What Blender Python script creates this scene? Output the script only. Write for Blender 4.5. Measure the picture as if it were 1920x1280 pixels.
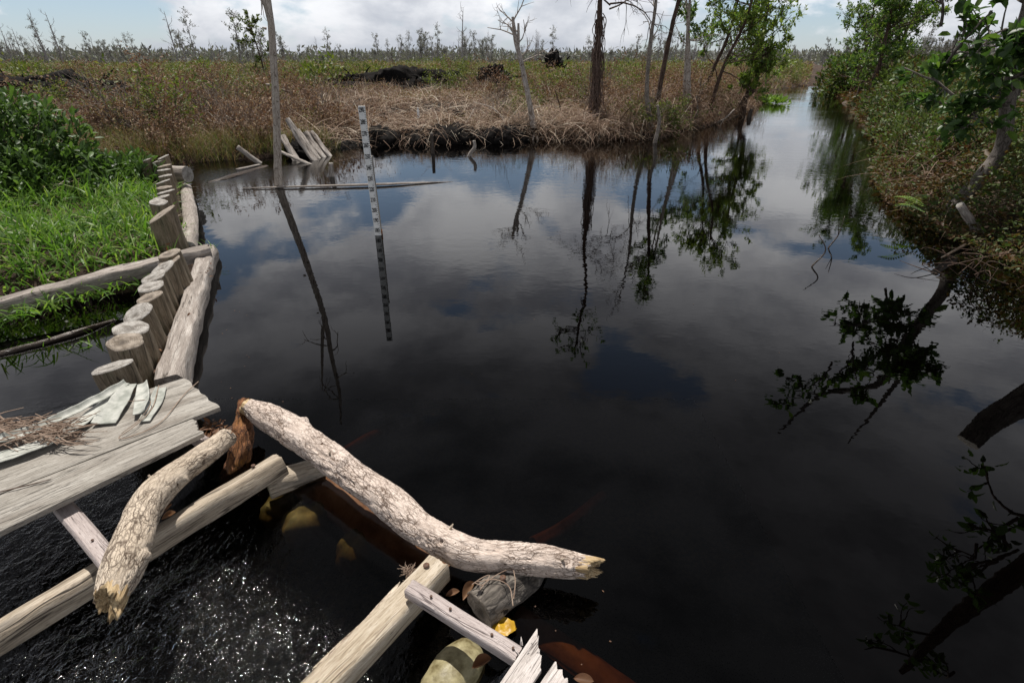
import bpy, math
import numpy as np
from mathutils import Vector

# ------------------------------------------------------------------ camera, sky, sun, exposure
for o in list(bpy.data.objects): bpy.data.objects.remove(o)
SC = bpy.context.scene
COL = SC.collection
F_PX, EYE = 1000.0, 1.65                      # focal length in photo pixels (1920 wide), eye height over the canal
TH = math.atan(528.0 / F_PX)                  # downward pitch
cam_d = bpy.data.cameras.new('camera'); cam = bpy.data.objects.new('camera', cam_d); COL.objects.link(cam)
cam.location = (0, 0, EYE); cam.rotation_euler = (math.pi/2 - TH, 0, 0)
cam_d.sensor_width = 36.0; cam_d.lens = F_PX/1920*36.0; cam_d.clip_start = 0.02; cam_d.clip_end = 3000
SC.camera = cam
SKY_OFF = (7.4, 2.2, 1.1)
SUN_AZ, SUN_EL = math.radians(-20), math.radians(70)
sdir = Vector((math.sin(SUN_AZ)*math.cos(SUN_EL), math.cos(SUN_AZ)*math.cos(SUN_EL), math.sin(SUN_EL)))
sun_d = bpy.data.lights.new('sun', 'SUN'); sun_d.energy = 4.6; sun_d.angle = math.radians(0.55); sun_d.color = (1, .955, .89)
sun = bpy.data.objects.new('sun', sun_d); COL.objects.link(sun)
sun.rotation_euler = (-sdir).to_track_quat('-Z', 'Y').to_euler(); sun.location = sdir*60
SC.view_settings.view_transform = 'Standard'; SC.view_settings.look = 'None'
SC.view_settings.exposure = 0.25; SC.view_settings.gamma = 1.0; SC.view_settings.use_curve_mapping = False

SC.cycles.max_bounces = 6; SC.cycles.diffuse_bounces = 2; SC.cycles.glossy_bounces = 3; SC.cycles.transmission_bounces = 3; SC.cycles.transparent_max_bounces = 8

class NB:
    """short-hand for building node trees"""
    def __init__(s, nt): s.nt = nt
    def n(s, t, **k):
        nd = s.nt.nodes.new(t)
        for a, v in k.items(): setattr(nd, a, v)
        return nd
    def put(s, sock, v):
        if v is None: return
        if isinstance(v, bpy.types.NodeSocket): s.nt.links.new(v, sock)
        else: sock.default_value = v
    def math(s, op, a, b=None, c=None, clamp=False):
        nd = s.n('ShaderNodeMath', operation=op, use_clamp=clamp)
        s.put(nd.inputs[0], a); s.put(nd.inputs[1], b); s.put(nd.inputs[2], c)
        return nd.outputs[0]
    def vmul(s, v, k):
        nd = s.n('ShaderNodeVectorMath', operation='MULTIPLY'); s.put(nd.inputs[0], v); s.put(nd.inputs[1], k); return nd.outputs[0]
    def vadd(s, v, k):
        nd = s.n('ShaderNodeVectorMath', operation='ADD'); s.put(nd.inputs[0], v); s.put(nd.inputs[1], k); return nd.outputs[0]
    def noise(s, v, scale, detail=4, rough=.55, dist=0, out=0):
        nd = s.n('ShaderNodeTexNoise'); s.put(nd.inputs['Vector'], v)
        for k, x in (('Scale', scale), ('Detail', detail), ('Roughness', rough), ('Distortion', dist)): nd.inputs[k].default_value = x
        return nd.outputs[out]
    def voro(s, v, scale, feature='F1', rnd=1.0):
        nd = s.n('ShaderNodeTexVoronoi', feature=feature); s.put(nd.inputs['Vector'], v)
        nd.inputs['Scale'].default_value = scale; nd.inputs['Randomness'].default_value = rnd
        return nd.outputs['Distance']
    def ramp(s, fac, stops, interp='LINEAR'):
        nd = s.n('ShaderNodeValToRGB'); cr = nd.color_ramp; cr.interpolation = interp
        while len(cr.elements) < len(stops): cr.elements.new(.5)
        for e, (p, c) in zip(cr.elements, stops):
            e.position = p
            e.color = (c, c, c, 1) if not isinstance(c, (tuple, list)) else (*c, 1)
        s.put(nd.inputs[0], fac); return nd.outputs[0]
    def mix(s, fac, a, b, blend='MIX'):
        nd = s.n('ShaderNodeMix', data_type='RGBA', blend_type=blend)
        s.put(nd.inputs[0], fac)
        for sock, v in ((nd.inputs[6], a), (nd.inputs[7], b)):
            if isinstance(v, (tuple, list)): v = (*v, 1) if len(v) == 3 else v
            s.put(sock, v)
        return nd.outputs[2]
    def bump(s, h, strength=.5, dist=.01, normal=None):
        nd = s.n('ShaderNodeBump'); s.put(nd.inputs['Height'], h); s.put(nd.inputs['Strength'], strength); nd.inputs['Distance'].default_value = dist
        if normal is not None: s.put(nd.inputs['Normal'], normal)
        return nd.outputs[0]
    def attr(s, name, out='Vector'):
        nd = s.n('ShaderNodeAttribute'); nd.attribute_name = name; return nd.outputs[out]

W = bpy.data.worlds.new('World'); SC.world = W; W.use_nodes = True; W.cycles.sampling_method = 'MANUAL'; W.cycles.sample_map_resolution = 256
b = NB(W.node_tree); W.node_tree.nodes.clear()
sky = b.n('ShaderNodeTexSky', sky_type='NISHITA', sun_disc=False, sun_elevation=SUN_EL, sun_rotation=SUN_AZ, altitude=10, air_density=1.0, dust_density=.35, ozone_density=1.6)
tc = b.n('ShaderNodeTexCoord').outputs['Generated']
sep = b.n('ShaderNodeSeparateXYZ'); b.put(sep.inputs[0], tc); dz = sep.outputs[2]
# broken cumulus: puffs stretched along the horizon, closing up to grey overcast higher in the dome
v1 = b.vadd(b.vmul(tc, (1, 1, 2.1)), (SKY_OFF[0], SKY_OFF[1], SKY_OFF[2]))
n1 = b.noise(v1, 3.4, 10, .56, .12)
cov = b.ramp(b.math('ADD', n1, b.math('MULTIPLY', dz, .26)), ((.465, 0), (.55, 1)), 'EASE')
n2 = b.noise(b.vadd(v1, (.02, -.01, .07)), 4.6, 9, .57, .12)
lit = b.ramp(n2, ((.34, 0), (.62, 1)), 'EASE')
# sunlit flanks of the cumulus deck low down, grey bases overhead
white = b.ramp(dz, ((.0, (.52, .53, .56)), (.12, (.85, .86, .88)), (.28, (.90, .90, .92)), (.40, (.55, .55, .58)), (.54, (.23, .23, .25)), (.85, (.15, .15, .16))))
grey = b.ramp(dz, ((.0, (.34, .37, .42)), (.12, (.46, .48, .53)), (.28, (.46, .47, .52)), (.40, (.27, .275, .31)), (.54, (.12, .123, .135)), (.85, (.08, .082, .09))))
cloud = b.vmul(b.mix(lit, grey, white), (10, 10, 10))
blue = b.mix(b.ramp(dz, ((.25, .6), (.5, .9))), sky.outputs[0], b.vmul(b.ramp(dz, ((.2, (.23, .31, .43)), (.55, (.10, .125, .18)))), (10, 10, 10)))                          # thin high veil
skyc = b.mix(cov, blue, cloud)
bg = b.n('ShaderNodeBackground'); b.put(bg.inputs[0], skyc); bg.inputs[1].default_value = 0.115
b.nt.links.new(bg.outputs[0], b.n('ShaderNodeOutputWorld').inputs[0])

# ------------------------------------------------------------------ where things stand
def _ray(px, py):
    x = (px-960)/F_PX; u = (640-py)/F_PX
    return np.array([x, math.cos(TH)+u*math.sin(TH), -math.sin(TH)+u*math.cos(TH)])
def G(px, py, z=0.0):                          # survey: point of the horizontal plane z seen at a photo pixel
    r = _ray(px, py); t = (z-EYE)/r[2]; return r*t+np.array([0, 0, EYE])
def Y(px, py, y):                              # the same on the vertical plane at depth y
    r = _ray(px, py); return r*(y/r[1])+np.array([0, 0, EYE])
def M(px, py, y):                              # real point whose mirror image in the canal is seen there
    p = Y(px, py, y); p[2] *= -1; return p
def A(*p): return np.array(p, float)

# ------------------------------------------------------------------ noise, mesh helpers
_pr = np.random.default_rng(11)
_perm = np.concatenate([_pr.permutation(256)]*3)
_grad = _pr.normal(size=(256, 3)); _grad /= np.linalg.norm(_grad, axis=1)[:, None]
def pn(p):
    p = np.asarray(p, float); i = np.floor(p).astype(int); f = p-i; i &= 255
    u = f*f*f*(f*(f*6-15)+10); out = 0
    for dx in (0, 1):
        wx = u[..., 0] if dx else 1-u[..., 0]
        for dy in (0, 1):
            wy = u[..., 1] if dy else 1-u[..., 1]
            for dzz in (0, 1):
                wz = u[..., 2] if dzz else 1-u[..., 2]
                h = _perm[_perm[_perm[(i[..., 0]+dx) & 255]+((i[..., 1]+dy) & 255)]+((i[..., 2]+dzz) & 255)]
                g = _grad[h]
                out = out+wx*wy*wz*(g[..., 0]*(f[..., 0]-dx)+g[..., 1]*(f[..., 1]-dy)+g[..., 2]*(f[..., 2]-dzz))
    return out*1.5
def fbm(p, o=4, g=.5):
    p = np.asarray(p, float); a = 1.0; s = 0
    for k in range(o): s = s+a*pn(p*2**k+k*17.3); a *= g
    return s
def pn2(x, y, k=0.0): return pn(np.stack([x, y, np.full_like(x, k)], -1))

class MB:
    """collects vertices and faces for ONE mesh"""
    def __init__(s): s.V = []; s.Q = []; s.T = []; s.C = []; s.n = 0; s.X = []
    def add(s, V, Q=None, T=None, wc=None, x=None):
        V = np.asarray(V, float).reshape(-1, 3); s.V.append(V)
        s.C.append(V.copy() if wc is None else np.asarray(wc, float).reshape(-1, 3))
        s.X.append(np.zeros(len(V)) if x is None else np.broadcast_to(np.asarray(x, float), (len(V),)))
        if Q is not None and len(Q): s.Q.append(np.asarray(Q, int).reshape(-1, 4)+s.n)
        if T is not None and len(T): s.T.append(np.asarray(T, int).reshape(-1, 3)+s.n)
        s.n += len(V); return s
    def mesh(s, name, mat, off=(0, 0, 0), smooth=True):
        V = np.concatenate(s.V)-np.asarray(off); C = np.concatenate(s.C); X = np.concatenate(s.X)
        Q = np.concatenate(s.Q) if s.Q else np.zeros((0, 4), int); T = np.concatenate(s.T) if s.T else np.zeros((0, 3), int)
        me = bpy.data.meshes.new(name); me.vertices.add(len(V)); me.vertices.foreach_set('co', V.astype(np.float32).ravel())
        idx = np.concatenate([Q.ravel(), T.ravel()]); me.loops.add(len(idx)); me.loops.foreach_set('vertex_index', idx.astype(np.int32))
        nf = len(Q)+len(T); me.polygons.add(nf)
        st = np.concatenate([np.arange(len(Q))*4, len(Q)*4+np.arange(len(T))*3]).astype(np.int32)
        me.polygons.foreach_set('loop_start', st)
        a = me.attributes.new('wc', 'FLOAT_VECTOR', 'POINT'); a.data.foreach_set('vector', C.astype(np.float32).ravel())
        a = me.attributes.new('tint', 'FLOAT', 'POINT'); a.data.foreach_set('value', X.astype(np.float32))
        me.update(calc_edges=True)
        if smooth:
            me.polygons.foreach_set('use_smooth', np.ones(nf, bool))
            if len(V) < 40000 and len(V) > 300: me.set_sharp_from_angle(angle=math.radians(48))
        if mat is not None: me.materials.append(mat)
        return me

def _set(o, label, cat, group, kind):
    if label: o['label'] = label
    if cat: o['category'] = cat
    if group: o['group'] = group
    if kind: o['kind'] = kind
def thing(name, label, cat, loc, group=None):
    o = bpy.data.objects.new(name, None); COL.objects.link(o); o.location = loc; o.empty_display_size = .1
    _set(o, label, cat, group, None); return o
def part(name, mb, mat, parent, smooth=True, kind=None, label=None):
    off = np.array(parent.location)
    q = parent.parent
    while q is not None: off = off+np.array(q.location); q = q.parent
    o = bpy.data.objects.new(name, mb.mesh(name, mat, off, smooth)); COL.objects.link(o); o.parent = parent; KIDS.setdefault(parent, []).append(o)
    _set(o, label, None, None, kind); return o
def solo(name, mb, mat, label, cat, loc, group=None, smooth=True):
    o = bpy.data.objects.new(name, mb.mesh(name, mat, loc, smooth)); COL.objects.link(o); o.location = loc
    _set(o, label, cat, group, None); return o
def setting(name, mb, mat, kind='structure', label=None, cat=None, smooth=True):
    o = bpy.data.objects.new(name, mb.mesh(name, mat, (0, 0, 0), smooth)); COL.objects.link(o); _set(o, label, cat, None, kind); return o
KIDS = {}
def clone(src, loc, rz=0, sc=1, label=None, group=None):
    r = src.copy(); COL.objects.link(r); r.location = loc; r.rotation_euler = (0, 0, rz); r.scale = (sc, sc, sc)
    if label: r['label'] = label
    if group: r['group'] = group
    for ch in KIDS.get(src, []):
        c = ch.copy(); COL.objects.link(c); c.parent = r
    return r

def unit(v): v = np.asarray(v, float); return v/np.maximum(np.linalg.norm(v, axis=-1, keepdims=True), 1e-9)
def smooth_path(P, n):
    """Catmull-Rom through P (k, m) sampled at n points, evenly by length"""
    P = np.asarray(P, float)
    if len(P) == 2: t = np.linspace(0, 1, n)[:, None]; return P[0]*(1-t)+P[1]*t
    Q = np.vstack([2*P[0]-P[1], P, 2*P[-1]-P[-2]]); out = []
    for i in range(1, len(Q)-2):
        t = np.linspace(0, 1, 24, endpoint=False)[:, None]; p0, p1, p2, p3 = Q[i-1], Q[i], Q[i+1], Q[i+2]
        out.append(.5*((2*p1)+(-p0+p2)*t+(2*p0-5*p1+4*p2-p3)*t*t+(-p0+3*p1-3*p2+p3)*t**3))
    S = np.vstack(out+[P[-1:]]); L = np.concatenate([[0], np.cumsum(np.linalg.norm(np.diff(S[:, :3], axis=0), axis=1))])
    q = np.linspace(0, L[-1], n); return np.stack([np.interp(q, L, S[:, k]) for k in range(S.shape[1])], 1)
def frames(C):
    T = unit(np.gradient(C, axis=0)); up = A(0, 0, 1) if abs(T[0][2]) < .9 else A(0, 1, 0)
    N = np.zeros_like(C); n = unit(np.cross(np.cross(T[0], up), T[0]))
    for i in range(len(C)):
        n = unit(n-T[i]*np.dot(n, T[i])); N[i] = n
    return T, N, np.cross(T, N)
def tube(mb, P, R, seg=8, n=None, disp=None, caps=(True, True), x=None, squash=1.0):
    """swept tube; disp(ang, s, r) gives a radial offset; wc = unrolled grain coordinates (along the length = z)"""
    P = np.asarray(P, float); R = np.asarray(R, float)
    if R.ndim == 0: R = np.full(len(P), float(R))
    PR = np.column_stack([P, R]) if n == len(P) else smooth_path(np.column_stack([P, R]), n or max(2, len(P)*3)); C = PR[:, :3]; R = np.maximum(PR[:, 3], .0004); n = len(C)
    T, N, B = frames(C); a = np.arange(seg)/seg*2*math.pi; L = np.concatenate([[0], np.cumsum(np.linalg.norm(np.diff(C, axis=0), axis=1))])
    ang = np.broadcast_to(a, (n, seg)); s = np.broadcast_to(L[:, None], (n, seg)); r = np.broadcast_to(R[:, None], (n, seg)).copy()
    if disp is not None: r = np.maximum(r+disp(ang, s, r), R[:, None]*.25)
    V = C[:, None]+r[..., None]*(np.cos(ang)[..., None]*N[:, None]*squash+np.sin(ang)[..., None]*B[:, None])
    wc = np.stack([r*np.cos(ang), r*np.sin(ang), s], -1)
    i = np.arange(n-1)[:, None]*seg; j = np.arange(seg)[None]; k = (j+1) % seg
    Q = np.stack([i+j, i+k, i+seg+k, i+seg+j], -1).reshape(-1, 4); Vf = V.reshape(-1, 3); wf = wc.reshape(-1, 3); Tt = []
    for e, on in ((0, caps[0]), (n-1, caps[1])):
        if on:
            c = len(Vf); Vf = np.vstack([Vf, C[e]]); wf = np.vstack([wf, [0, 0, L[e]]])
            for q in range(seg):
                q2 = (q+1) % seg; Tt.append((c, e*seg+q2, e*seg+q) if e == 0 else (c, e*seg+q, e*seg+q2))
    mb.add(Vf, Q, Tt, wf, x); return V
def slab(mb, p0, p1, w, t, up=(0, 0, 1), n=40, m=10, jag0=0.0, jag1=0.0, seed=0, rnd=.12, warp=.004, taper=0.0, skew0=0.0, skew1=0.0):
    """plank or squared beam from p0 to p1 (axis of its middle), jagged / skewed ends, softened arrises"""
    p0, p1 = A(*p0), A(*p1); d = p1-p0; L = np.linalg.norm(d); d /= L; sx = unit(np.cross(d, A(*up))); uz = np.cross(sx, d)
    u = np.linspace(-1, 1, m); c = np.minimum(1, (1-np.abs(u))/rnd+.0); ed = np.sqrt(np.maximum(0, 1-(1-c)**2)); ed = ed*.25+.75 if rnd < .13 else ed*.7+.3
    prof = [(a, +e) for a, e in zip(u, ed)]+[(a, -e) for a, e in zip(u[::-1], ed[::-1])]; prof = np.array(prof); k = len(prof)
    def jag(q, amp, sd):
        z = np.zeros_like(q)+sd+seed*3.1
        return amp*(fbm(np.stack([q*1.6+sd, z, z], -1), 2)+.45*pn(np.stack([q*4, z+5, z], -1))+.16*pn(np.stack([q*13, z+9, z], -1)))
    s0 = jag(prof[:, 0], jag0, 1.7)+skew0*prof[:, 0]; s1 = L+jag(prof[:, 0], jag1, 8.3)+skew1*prof[:, 0]
    f = np.linspace(0, 1, n)[:, None]; s = s0[None]*(1-f)+s1[None]*f
    ww = w/2*(1-taper*f); W_ = prof[None, :, 0]*ww; H_ = prof[None, :, 1]*t/2*np.ones_like(f)
    q = np.stack([W_*14+seed, H_*14, s*3], -1); W_ = W_+fbm(q, 2)*warp*1.5; H_ = H_+fbm(q+40, 3)*warp
    V = p0+s[..., None]*d+W_[..., None]*sx+H_[..., None]*uz
    wc = np.stack([W_, H_, s+seed*1.37], -1)
    i = np.arange(n-1)[:, None]*k; j = np.arange(k)[None]; j2 = (j+1) % k
    Q = np.stack([i+j, i+j2, i+k+j2, i+k+j], -1).reshape(-1, 4); E = []
    for e in (0, n-1):
        for a in range(m-1):
            a2, b1, b2 = a+1, k-1-a, k-2-a; r = e*k
            E.append((r+a, r+b1, r+b2, r+a2) if e == 0 else (r+a, r+a2, r+b2, r+b1))
    mb.add(V.reshape(-1, 3), np.vstack([Q, E]), None, wc.reshape(-1, 3)); return d, sx, uz, L
def leaves(mb, P, D, Nn, Ln, Wd, x=None, fold=.18, fine=False):
    """real leaf blades: P base, D direction, Nn face normal"""
    P = np.asarray(P, float); m = len(P); D = unit(D); S = unit(np.cross(D, Nn)); N2 = np.cross(S, D)
    Ln = np.broadcast_to(np.asarray(Ln, float), (m,))[:, None]; Wd = np.broadcast_to(np.asarray(Wd, float), (m,))[:, None]
    x = np.zeros(m) if x is None else np.broadcast_to(np.asarray(x, float), (m,))
    if fine:
        v = [P, P+D*Ln*.3+S*Wd*.42+N2*Wd*fold, P+D*Ln*.3-S*Wd*.42+N2*Wd*fold, P+D*Ln*.66+S*Wd*.46+N2*Wd*fold*.6, P+D*Ln*.66-S*Wd*.46+N2*Wd*fold*.6, P+D*Ln-N2*Ln*.12, P+D*Ln*.34, P+D*Ln*.68-N2*Ln*.03]
        V = np.stack(v, 1).reshape(-1, 3); o = np.arange(m)[:, None]*8
        Q = np.concatenate([o+np.array([[6, 1, 3, 7]]), o+np.array([[6, 7, 4, 2]])]); T = np.concatenate([o+np.array([[0, 1, 6]]), o+np.array([[0, 6, 2]]), o+np.array([[7, 3, 5]]), o+np.array([[7, 5, 4]])])
        mb.add(V, Q, T, None, np.repeat(x, 8))
    else:
        v = [P, P+D*Ln*.45+S*Wd*.5+N2*Wd*fold, P+D*Ln, P+D*Ln*.45-S*Wd*.5+N2*Wd*fold]
        V = np.stack(v, 1).reshape(-1, 3); o = np.arange(m)[:, None]*4
        mb.add(V, None, np.concatenate([o+np.array([[0, 1, 2]]), o+np.array([[0, 2, 3]])]), None, np.repeat(x, 4))
def blades(mb, P, D, Ln, Wd, droop, rg, segs=3, x=None):
    """grass blades / dry stems: bending ribbons"""
    m = len(P); D = unit(D); Ln = np.broadcast_to(Ln, (m,))[:, None]; Wd = np.broadcast_to(Wd, (m,))[:, None]; droop = np.broadcast_to(droop, (m,))[:, None]
    hz = unit(D*A(1, 1, 0)+1e-6); S = unit(np.cross(hz, A(0, 0, 1))+rg.normal(size=(m, 3))*.35)
    rows = []
    for k in range(segs+1):
        f = k/segs; c = P+D*Ln*f+(hz*.5-A(0, 0, 1))*droop*Ln*f*f
        w = Wd*(1-f**2)*.5 if k < segs else None
        if k < segs: rows += [c-S*w, c+S*w]
        else: rows.append(c)
    kv = 2*segs+1; V = np.stack(rows, 1).reshape(-1, 3); o = np.arange(m)[:, None]*kv; Q = []
    for k in range(segs-1): Q.append(o+np.array([[2*k, 2*k+1, 2*k+3, 2*k+2]]))
    T = o+np.array([[2*segs-2, 2*segs-1, 2*segs]])
    x = np.zeros(m) if x is None else np.broadcast_to(np.asarray(x, float), (m,))
    mb.add(V, np.concatenate(Q) if Q else None, T, None, np.repeat(x, kv))

# ------------------------------------------------------------------ materials
def new_mat(name):
    m = bpy.data.materials.new(name); m.use_nodes = True; nb = NB(m.node_tree); m.node_tree.nodes.clear()
    out = nb.n('ShaderNodeOutputMaterial'); bs = nb.n('ShaderNodeBsdfPrincipled'); nb.nt.links.new(bs.outputs[0], out.inputs[0])
    return m, nb, bs, out
def done(nb, bs, col, rough=.8, normal=None, spec=.3):
    nb.put(bs.inputs['Base Color'], col if isinstance(col, bpy.types.NodeSocket) else (*col, 1)); nb.put(bs.inputs['Roughness'], rough)
    bs.inputs['Specular IOR Level'].default_value = spec
    if normal is not None: nb.put(bs.inputs['Normal'], normal)

def wood_mat(name, lo, mid, hi, crack=(.05, .04, .03), grain=1.0, rough=.85, stain=None, fine=1.0):
    """weathered timber: fine long fibres, a few open checks, pitted surface"""
    m, nb, bs, out = new_mat(name); wc = nb.attr('wc')
    warp = nb.vadd(wc, nb.vmul(nb.noise(wc, 4, 2, out=1), (.02, .02, 0)))
    g = nb.noise(nb.vmul(warp, (430*grain, 430*grain, 10)), 1, 4, .6)
    big = nb.noise(nb.vmul(wc, (24, 24, 2.4)), 1, 5, .6)
    speck = nb.noise(nb.vmul(wc, (330, 330, 42)), 1, 3, .6)
    col = nb.ramp(nb.math('ADD', nb.math('MULTIPLY', g, .5*fine), nb.math('MULTIPLY', big, 1-.5*fine)), ((.34, lo), (.5, mid), (.66, hi)))
    if stain: col = nb.mix(nb.ramp(nb.noise(nb.vmul(wc, (11, 11, 2.5)), 1, 4, .6), ((.5, 0), (.66, .75))), col, stain)
    col = nb.mix(nb.ramp(speck, ((.56, 0), (.70, .75*fine))), col, tuple(.5*a+.5*c for a, c in zip(lo, crack)))
    ck = nb.noise(nb.vmul(warp, (34*grain, 34*grain, 1.0)), 1, 2, .5)
    pres = nb.ramp(nb.noise(nb.vmul(wc, (14, 14, 3)), 1, 2, .5), ((.42, 0), (.52, 1)))
    line = nb.math('MULTIPLY', nb.ramp(nb.math('ABSOLUTE', nb.math('SUBTRACT', ck, .5)), ((.0, 1), (.012, 0))), pres)
    col = nb.mix(nb.math('MULTIPLY', line, .85), col, crack)
    h = nb.math('SUBTRACT', nb.math('ADD', g, nb.math('MULTIPLY', speck, -.7)), nb.math('MULTIPLY', line, 2.0))
    done(nb, bs, col, rough, nb.bump(h, .7, .0045)); return m
def bark_mat(name, base, hi, dark, sc=1.0, moss=None, relief=1.0, fis_w=1.0):
    """flaky bark: plates split by dark fissures"""
    m, nb, bs, out = new_mat(name); wc = nb.attr('wc')
    wp = nb.vadd(wc, nb.vmul(nb.noise(wc, 34*sc, 3, .6, out=1), (.016/sc, .016/sc, .05/sc)))
    e1 = nb.voro(nb.vmul(wp, (46*sc, 46*sc, 11*sc)), 1, 'DISTANCE_TO_EDGE'); e2 = nb.voro(nb.vmul(wp, (125*sc, 125*sc, 34*sc)), 1, 'DISTANCE_TO_EDGE')
    pres = nb.ramp(nb.noise(wc, 11*sc, 3, .6), ((.36, .3), (.52, 1)))
    f1 = nb.math('MULTIPLY', nb.ramp(e1, ((.0, 1), (.085*fis_w, 0))), pres); f2 = nb.math('MULTIPLY', nb.math('MULTIPLY', nb.ramp(e2, ((.0, 1), (.11*fis_w, 0))), .75), pres)
    fis = nb.math('MAXIMUM', f1, f2)
    big = nb.noise(nb.vmul(wc, (15, 15, 8)), 1, 6, .65); fine = nb.noise(nb.vmul(wc, (260*sc, 260*sc, 60*sc)), 1, 4, .6)
    col = nb.ramp(nb.math('ADD', nb.math('MULTIPLY', big, .55), nb.math('MULTIPLY', fine, .45)), ((.36, base), (.62, hi)))
    if moss: col = nb.mix(nb.ramp(nb.noise(wc, 8, 4, .6), ((.52, 0), (.68, .85))), col, moss)
    col = nb.mix(fis, col, dark)
    pit = nb.ramp(nb.noise(nb.vmul(wc, (75*sc, 75*sc, 45*sc)), 1, 3, .5), ((.68, 0), (.72, 1))); col = nb.mix(pit, col, dark)
    h = nb.math('SUBTRACT', nb.math('MULTIPLY', fine, .6), nb.math('ADD', fis, pit))
    done(nb, bs, col, .88, nb.bump(h, .6*relief, .004)); return m
def ring_mat(name, lo, hi, heart):
    """sawn end: rings, radial checks, dark heart"""
    m, nb, bs, out = new_mat(name); wc = nb.attr('wc')
    w = nb.vadd(wc, nb.vmul(nb.noise(wc, 14, 3, out=1), (.02, .02, 0)))
    ln = nb.n('ShaderNodeVectorMath', operation='LENGTH'); nb.put(ln.inputs[0], nb.vmul(w, (1, 1, 0)))
    r = ln.outputs['Value']; rings = nb.math('SINE', nb.math('MULTIPLY', r, 620))
    col = nb.mix(nb.ramp(nb.math('ADD', nb.math('MULTIPLY', rings, .045), nb.noise(wc, 26, 5, .65)), ((.35, 0), (.68, 1))), lo, hi)
    col = nb.mix(nb.ramp(nb.math('ADD', r, nb.math('MULTIPLY', nb.noise(wc, 30, 3), .05)), ((.03, .75), (.065, 0))), col, heart)
    ck = nb.ramp(nb.voro(nb.vmul(w, (26, 26, 1)), 1, 'DISTANCE_TO_EDGE'), ((0, 1), (.03, 0)))
    col = nb.mix(nb.math('MULTIPLY', ck, .55), col, (.06, .05, .04))
    done(nb, bs, col, .9, nb.bump(nb.math('SUBTRACT', nb.math('MULTIPLY', rings, .08), ck), .5, .003)); return m
def leaf_mat(name, stops, rough=.42, trans=.35, spec=.45, tcol=None, vary=.35):
    """leaf blades, each its own shade; 'tint' shifts along the stops; light passes through"""
    m, nb, bs, out = new_mat(name)
    isl = nb.n('ShaderNodeNewGeometry').outputs['Random Per Island']; t = nb.attr('tint', 'Fac')
    col = nb.ramp(nb.math('ADD', t, nb.math('MULTIPLY', nb.math('SUBTRACT', isl, .5), vary), clamp=True), stops)
    geo = nb.n('ShaderNodeTexCoord').outputs['Object']; col = nb.mix(nb.math('MULTIPLY', nb.noise(geo, 35, 2), .5), col, (.03, .03, .012))
    done(nb, bs, col, rough, None, spec)
    tr = nb.n('ShaderNodeBsdfTranslucent'); nb.put(tr.inputs[0], nb.mix(1.0, col, tcol or (1.25, 1.3, .8), 'MULTIPLY'))
    mx = nb.n('ShaderNodeMixShader'); mx.inputs[0].default_value = trans
    nb.nt.links.new(bs.outputs[0], mx.inputs[1]); nb.nt.links.new(tr.outputs[0], mx.inputs[2]); nb.nt.links.new(mx.outputs[0], out.inputs[0])
    return m
def plain_mat(name, c1, c2, scale=40, rough=.8, bump=.3, spec=.3):
    m, nb, bs, out = new_mat(name); wc = nb.attr('wc'); n_ = nb.noise(wc, scale, 5, .6)
    done(nb, bs, nb.ramp(n_, ((.35, c1), (.65, c2))), rough, nb.bump(n_, bump, .004), spec); return m

MW_PLANK = wood_mat('weathered_plank', (.16, .145, .125), (.32, .295, .26), (.48, .455, .415), (.045, .038, .03), 1.0, stain=(.19, .165, .14), fine=1.25)
MW_PALE = wood_mat('bleached_plank', (.36, .32, .29), (.56, .51, .48), (.70, .66, .63), (.12, .09, .08), .9)
MW_BATTEN = wood_mat('pinkish_batten', (.26, .21, .20), (.42, .36, .34), (.55, .49, .47), (.07, .05, .05), 1.2)
MW_BEAM = wood_mat('beam_timber', (.13, .105, .08), (.35, .29, .22), (.55, .48, .39), (.04, .03, .025), .45, stain=(.10, .092, .085))
MW_BEAM2 = wood_mat('yellowish_beam_timber', (.25, .195, .13), (.46, .39, .30), (.62, .56, .48), (.08, .055, .04), .5, stain=(.27, .22, .16))
MW_LOG = wood_mat('grey_log_wood', (.15, .13, .115), (.31, .27, .24), (.54, .50, .46), (.05, .04, .03), .6, stain=(.19, .165, .145))
MW_POST = wood_mat('post_side', (.085, .066, .042), (.20, .155, .105), (.34, .28, .21), (.03, .025, .02), .5, stain=(.085, .085, .045))
MW_WET = wood_mat('wet_dark_wood', (.02, .014, .01), (.06, .045, .035), (.16, .13, .11), (.008, .006, .005), .6, rough=.3)
MW_STAKE = wood_mat('stake_wood', (.12, .10, .085), (.34, .30, .27), (.56, .53, .49), (.03, .025, .02), .4, stain=(.035, .03, .028))
MW_SPLIT = wood_mat('fresh_break', (.20, .125, .06), (.46, .33, .18), (.70, .57, .37), (.16, .08, .03), .8)
MB_LOG = bark_mat('pale_flaky_bark', (.47, .38, .32), (.70, .60, .53), (.085, .05, .032))
MB_BR = bark_mat('tan_flaky_bark', (.38, .31, .235), (.60, .51, .41), (.065, .042, .028), .85)
MB_RUST = bark_mat('wet_rusty_bark', (.13, .05, .025), (.30, .14, .06), (.02, .01, .008), .9, moss=(.35, .16, .02))
MB_TREE = bark_mat('grey_bark', (.17, .14, .12), (.34, .30, .26), (.05, .04, .03), .45)
MB_WHITE = bark_mat('whitish_bark', (.34, .29, .25), (.58, .53, .48), (.10, .07, .05), .4)
MB_SILVER = bark_mat('silvery_dead_wood', (.33, .275, .23), (.52, .46, .40), (.13, .10, .08), .35, relief=.6, fis_w=.6)
MB_DARK = bark_mat('dark_vine_bark', (.055, .035, .025), (.14, .09, .065), (.02, .012, .01), .5)
M_RING = ring_mat('sawn_end', (.17, .15, .13), (.45, .43, .40), (.08, .068, .055))
M_RINGD = ring_mat('dark_sawn_end', (.16, .13, .10), (.36, .31, .26), (.03, .022, .018))
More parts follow.
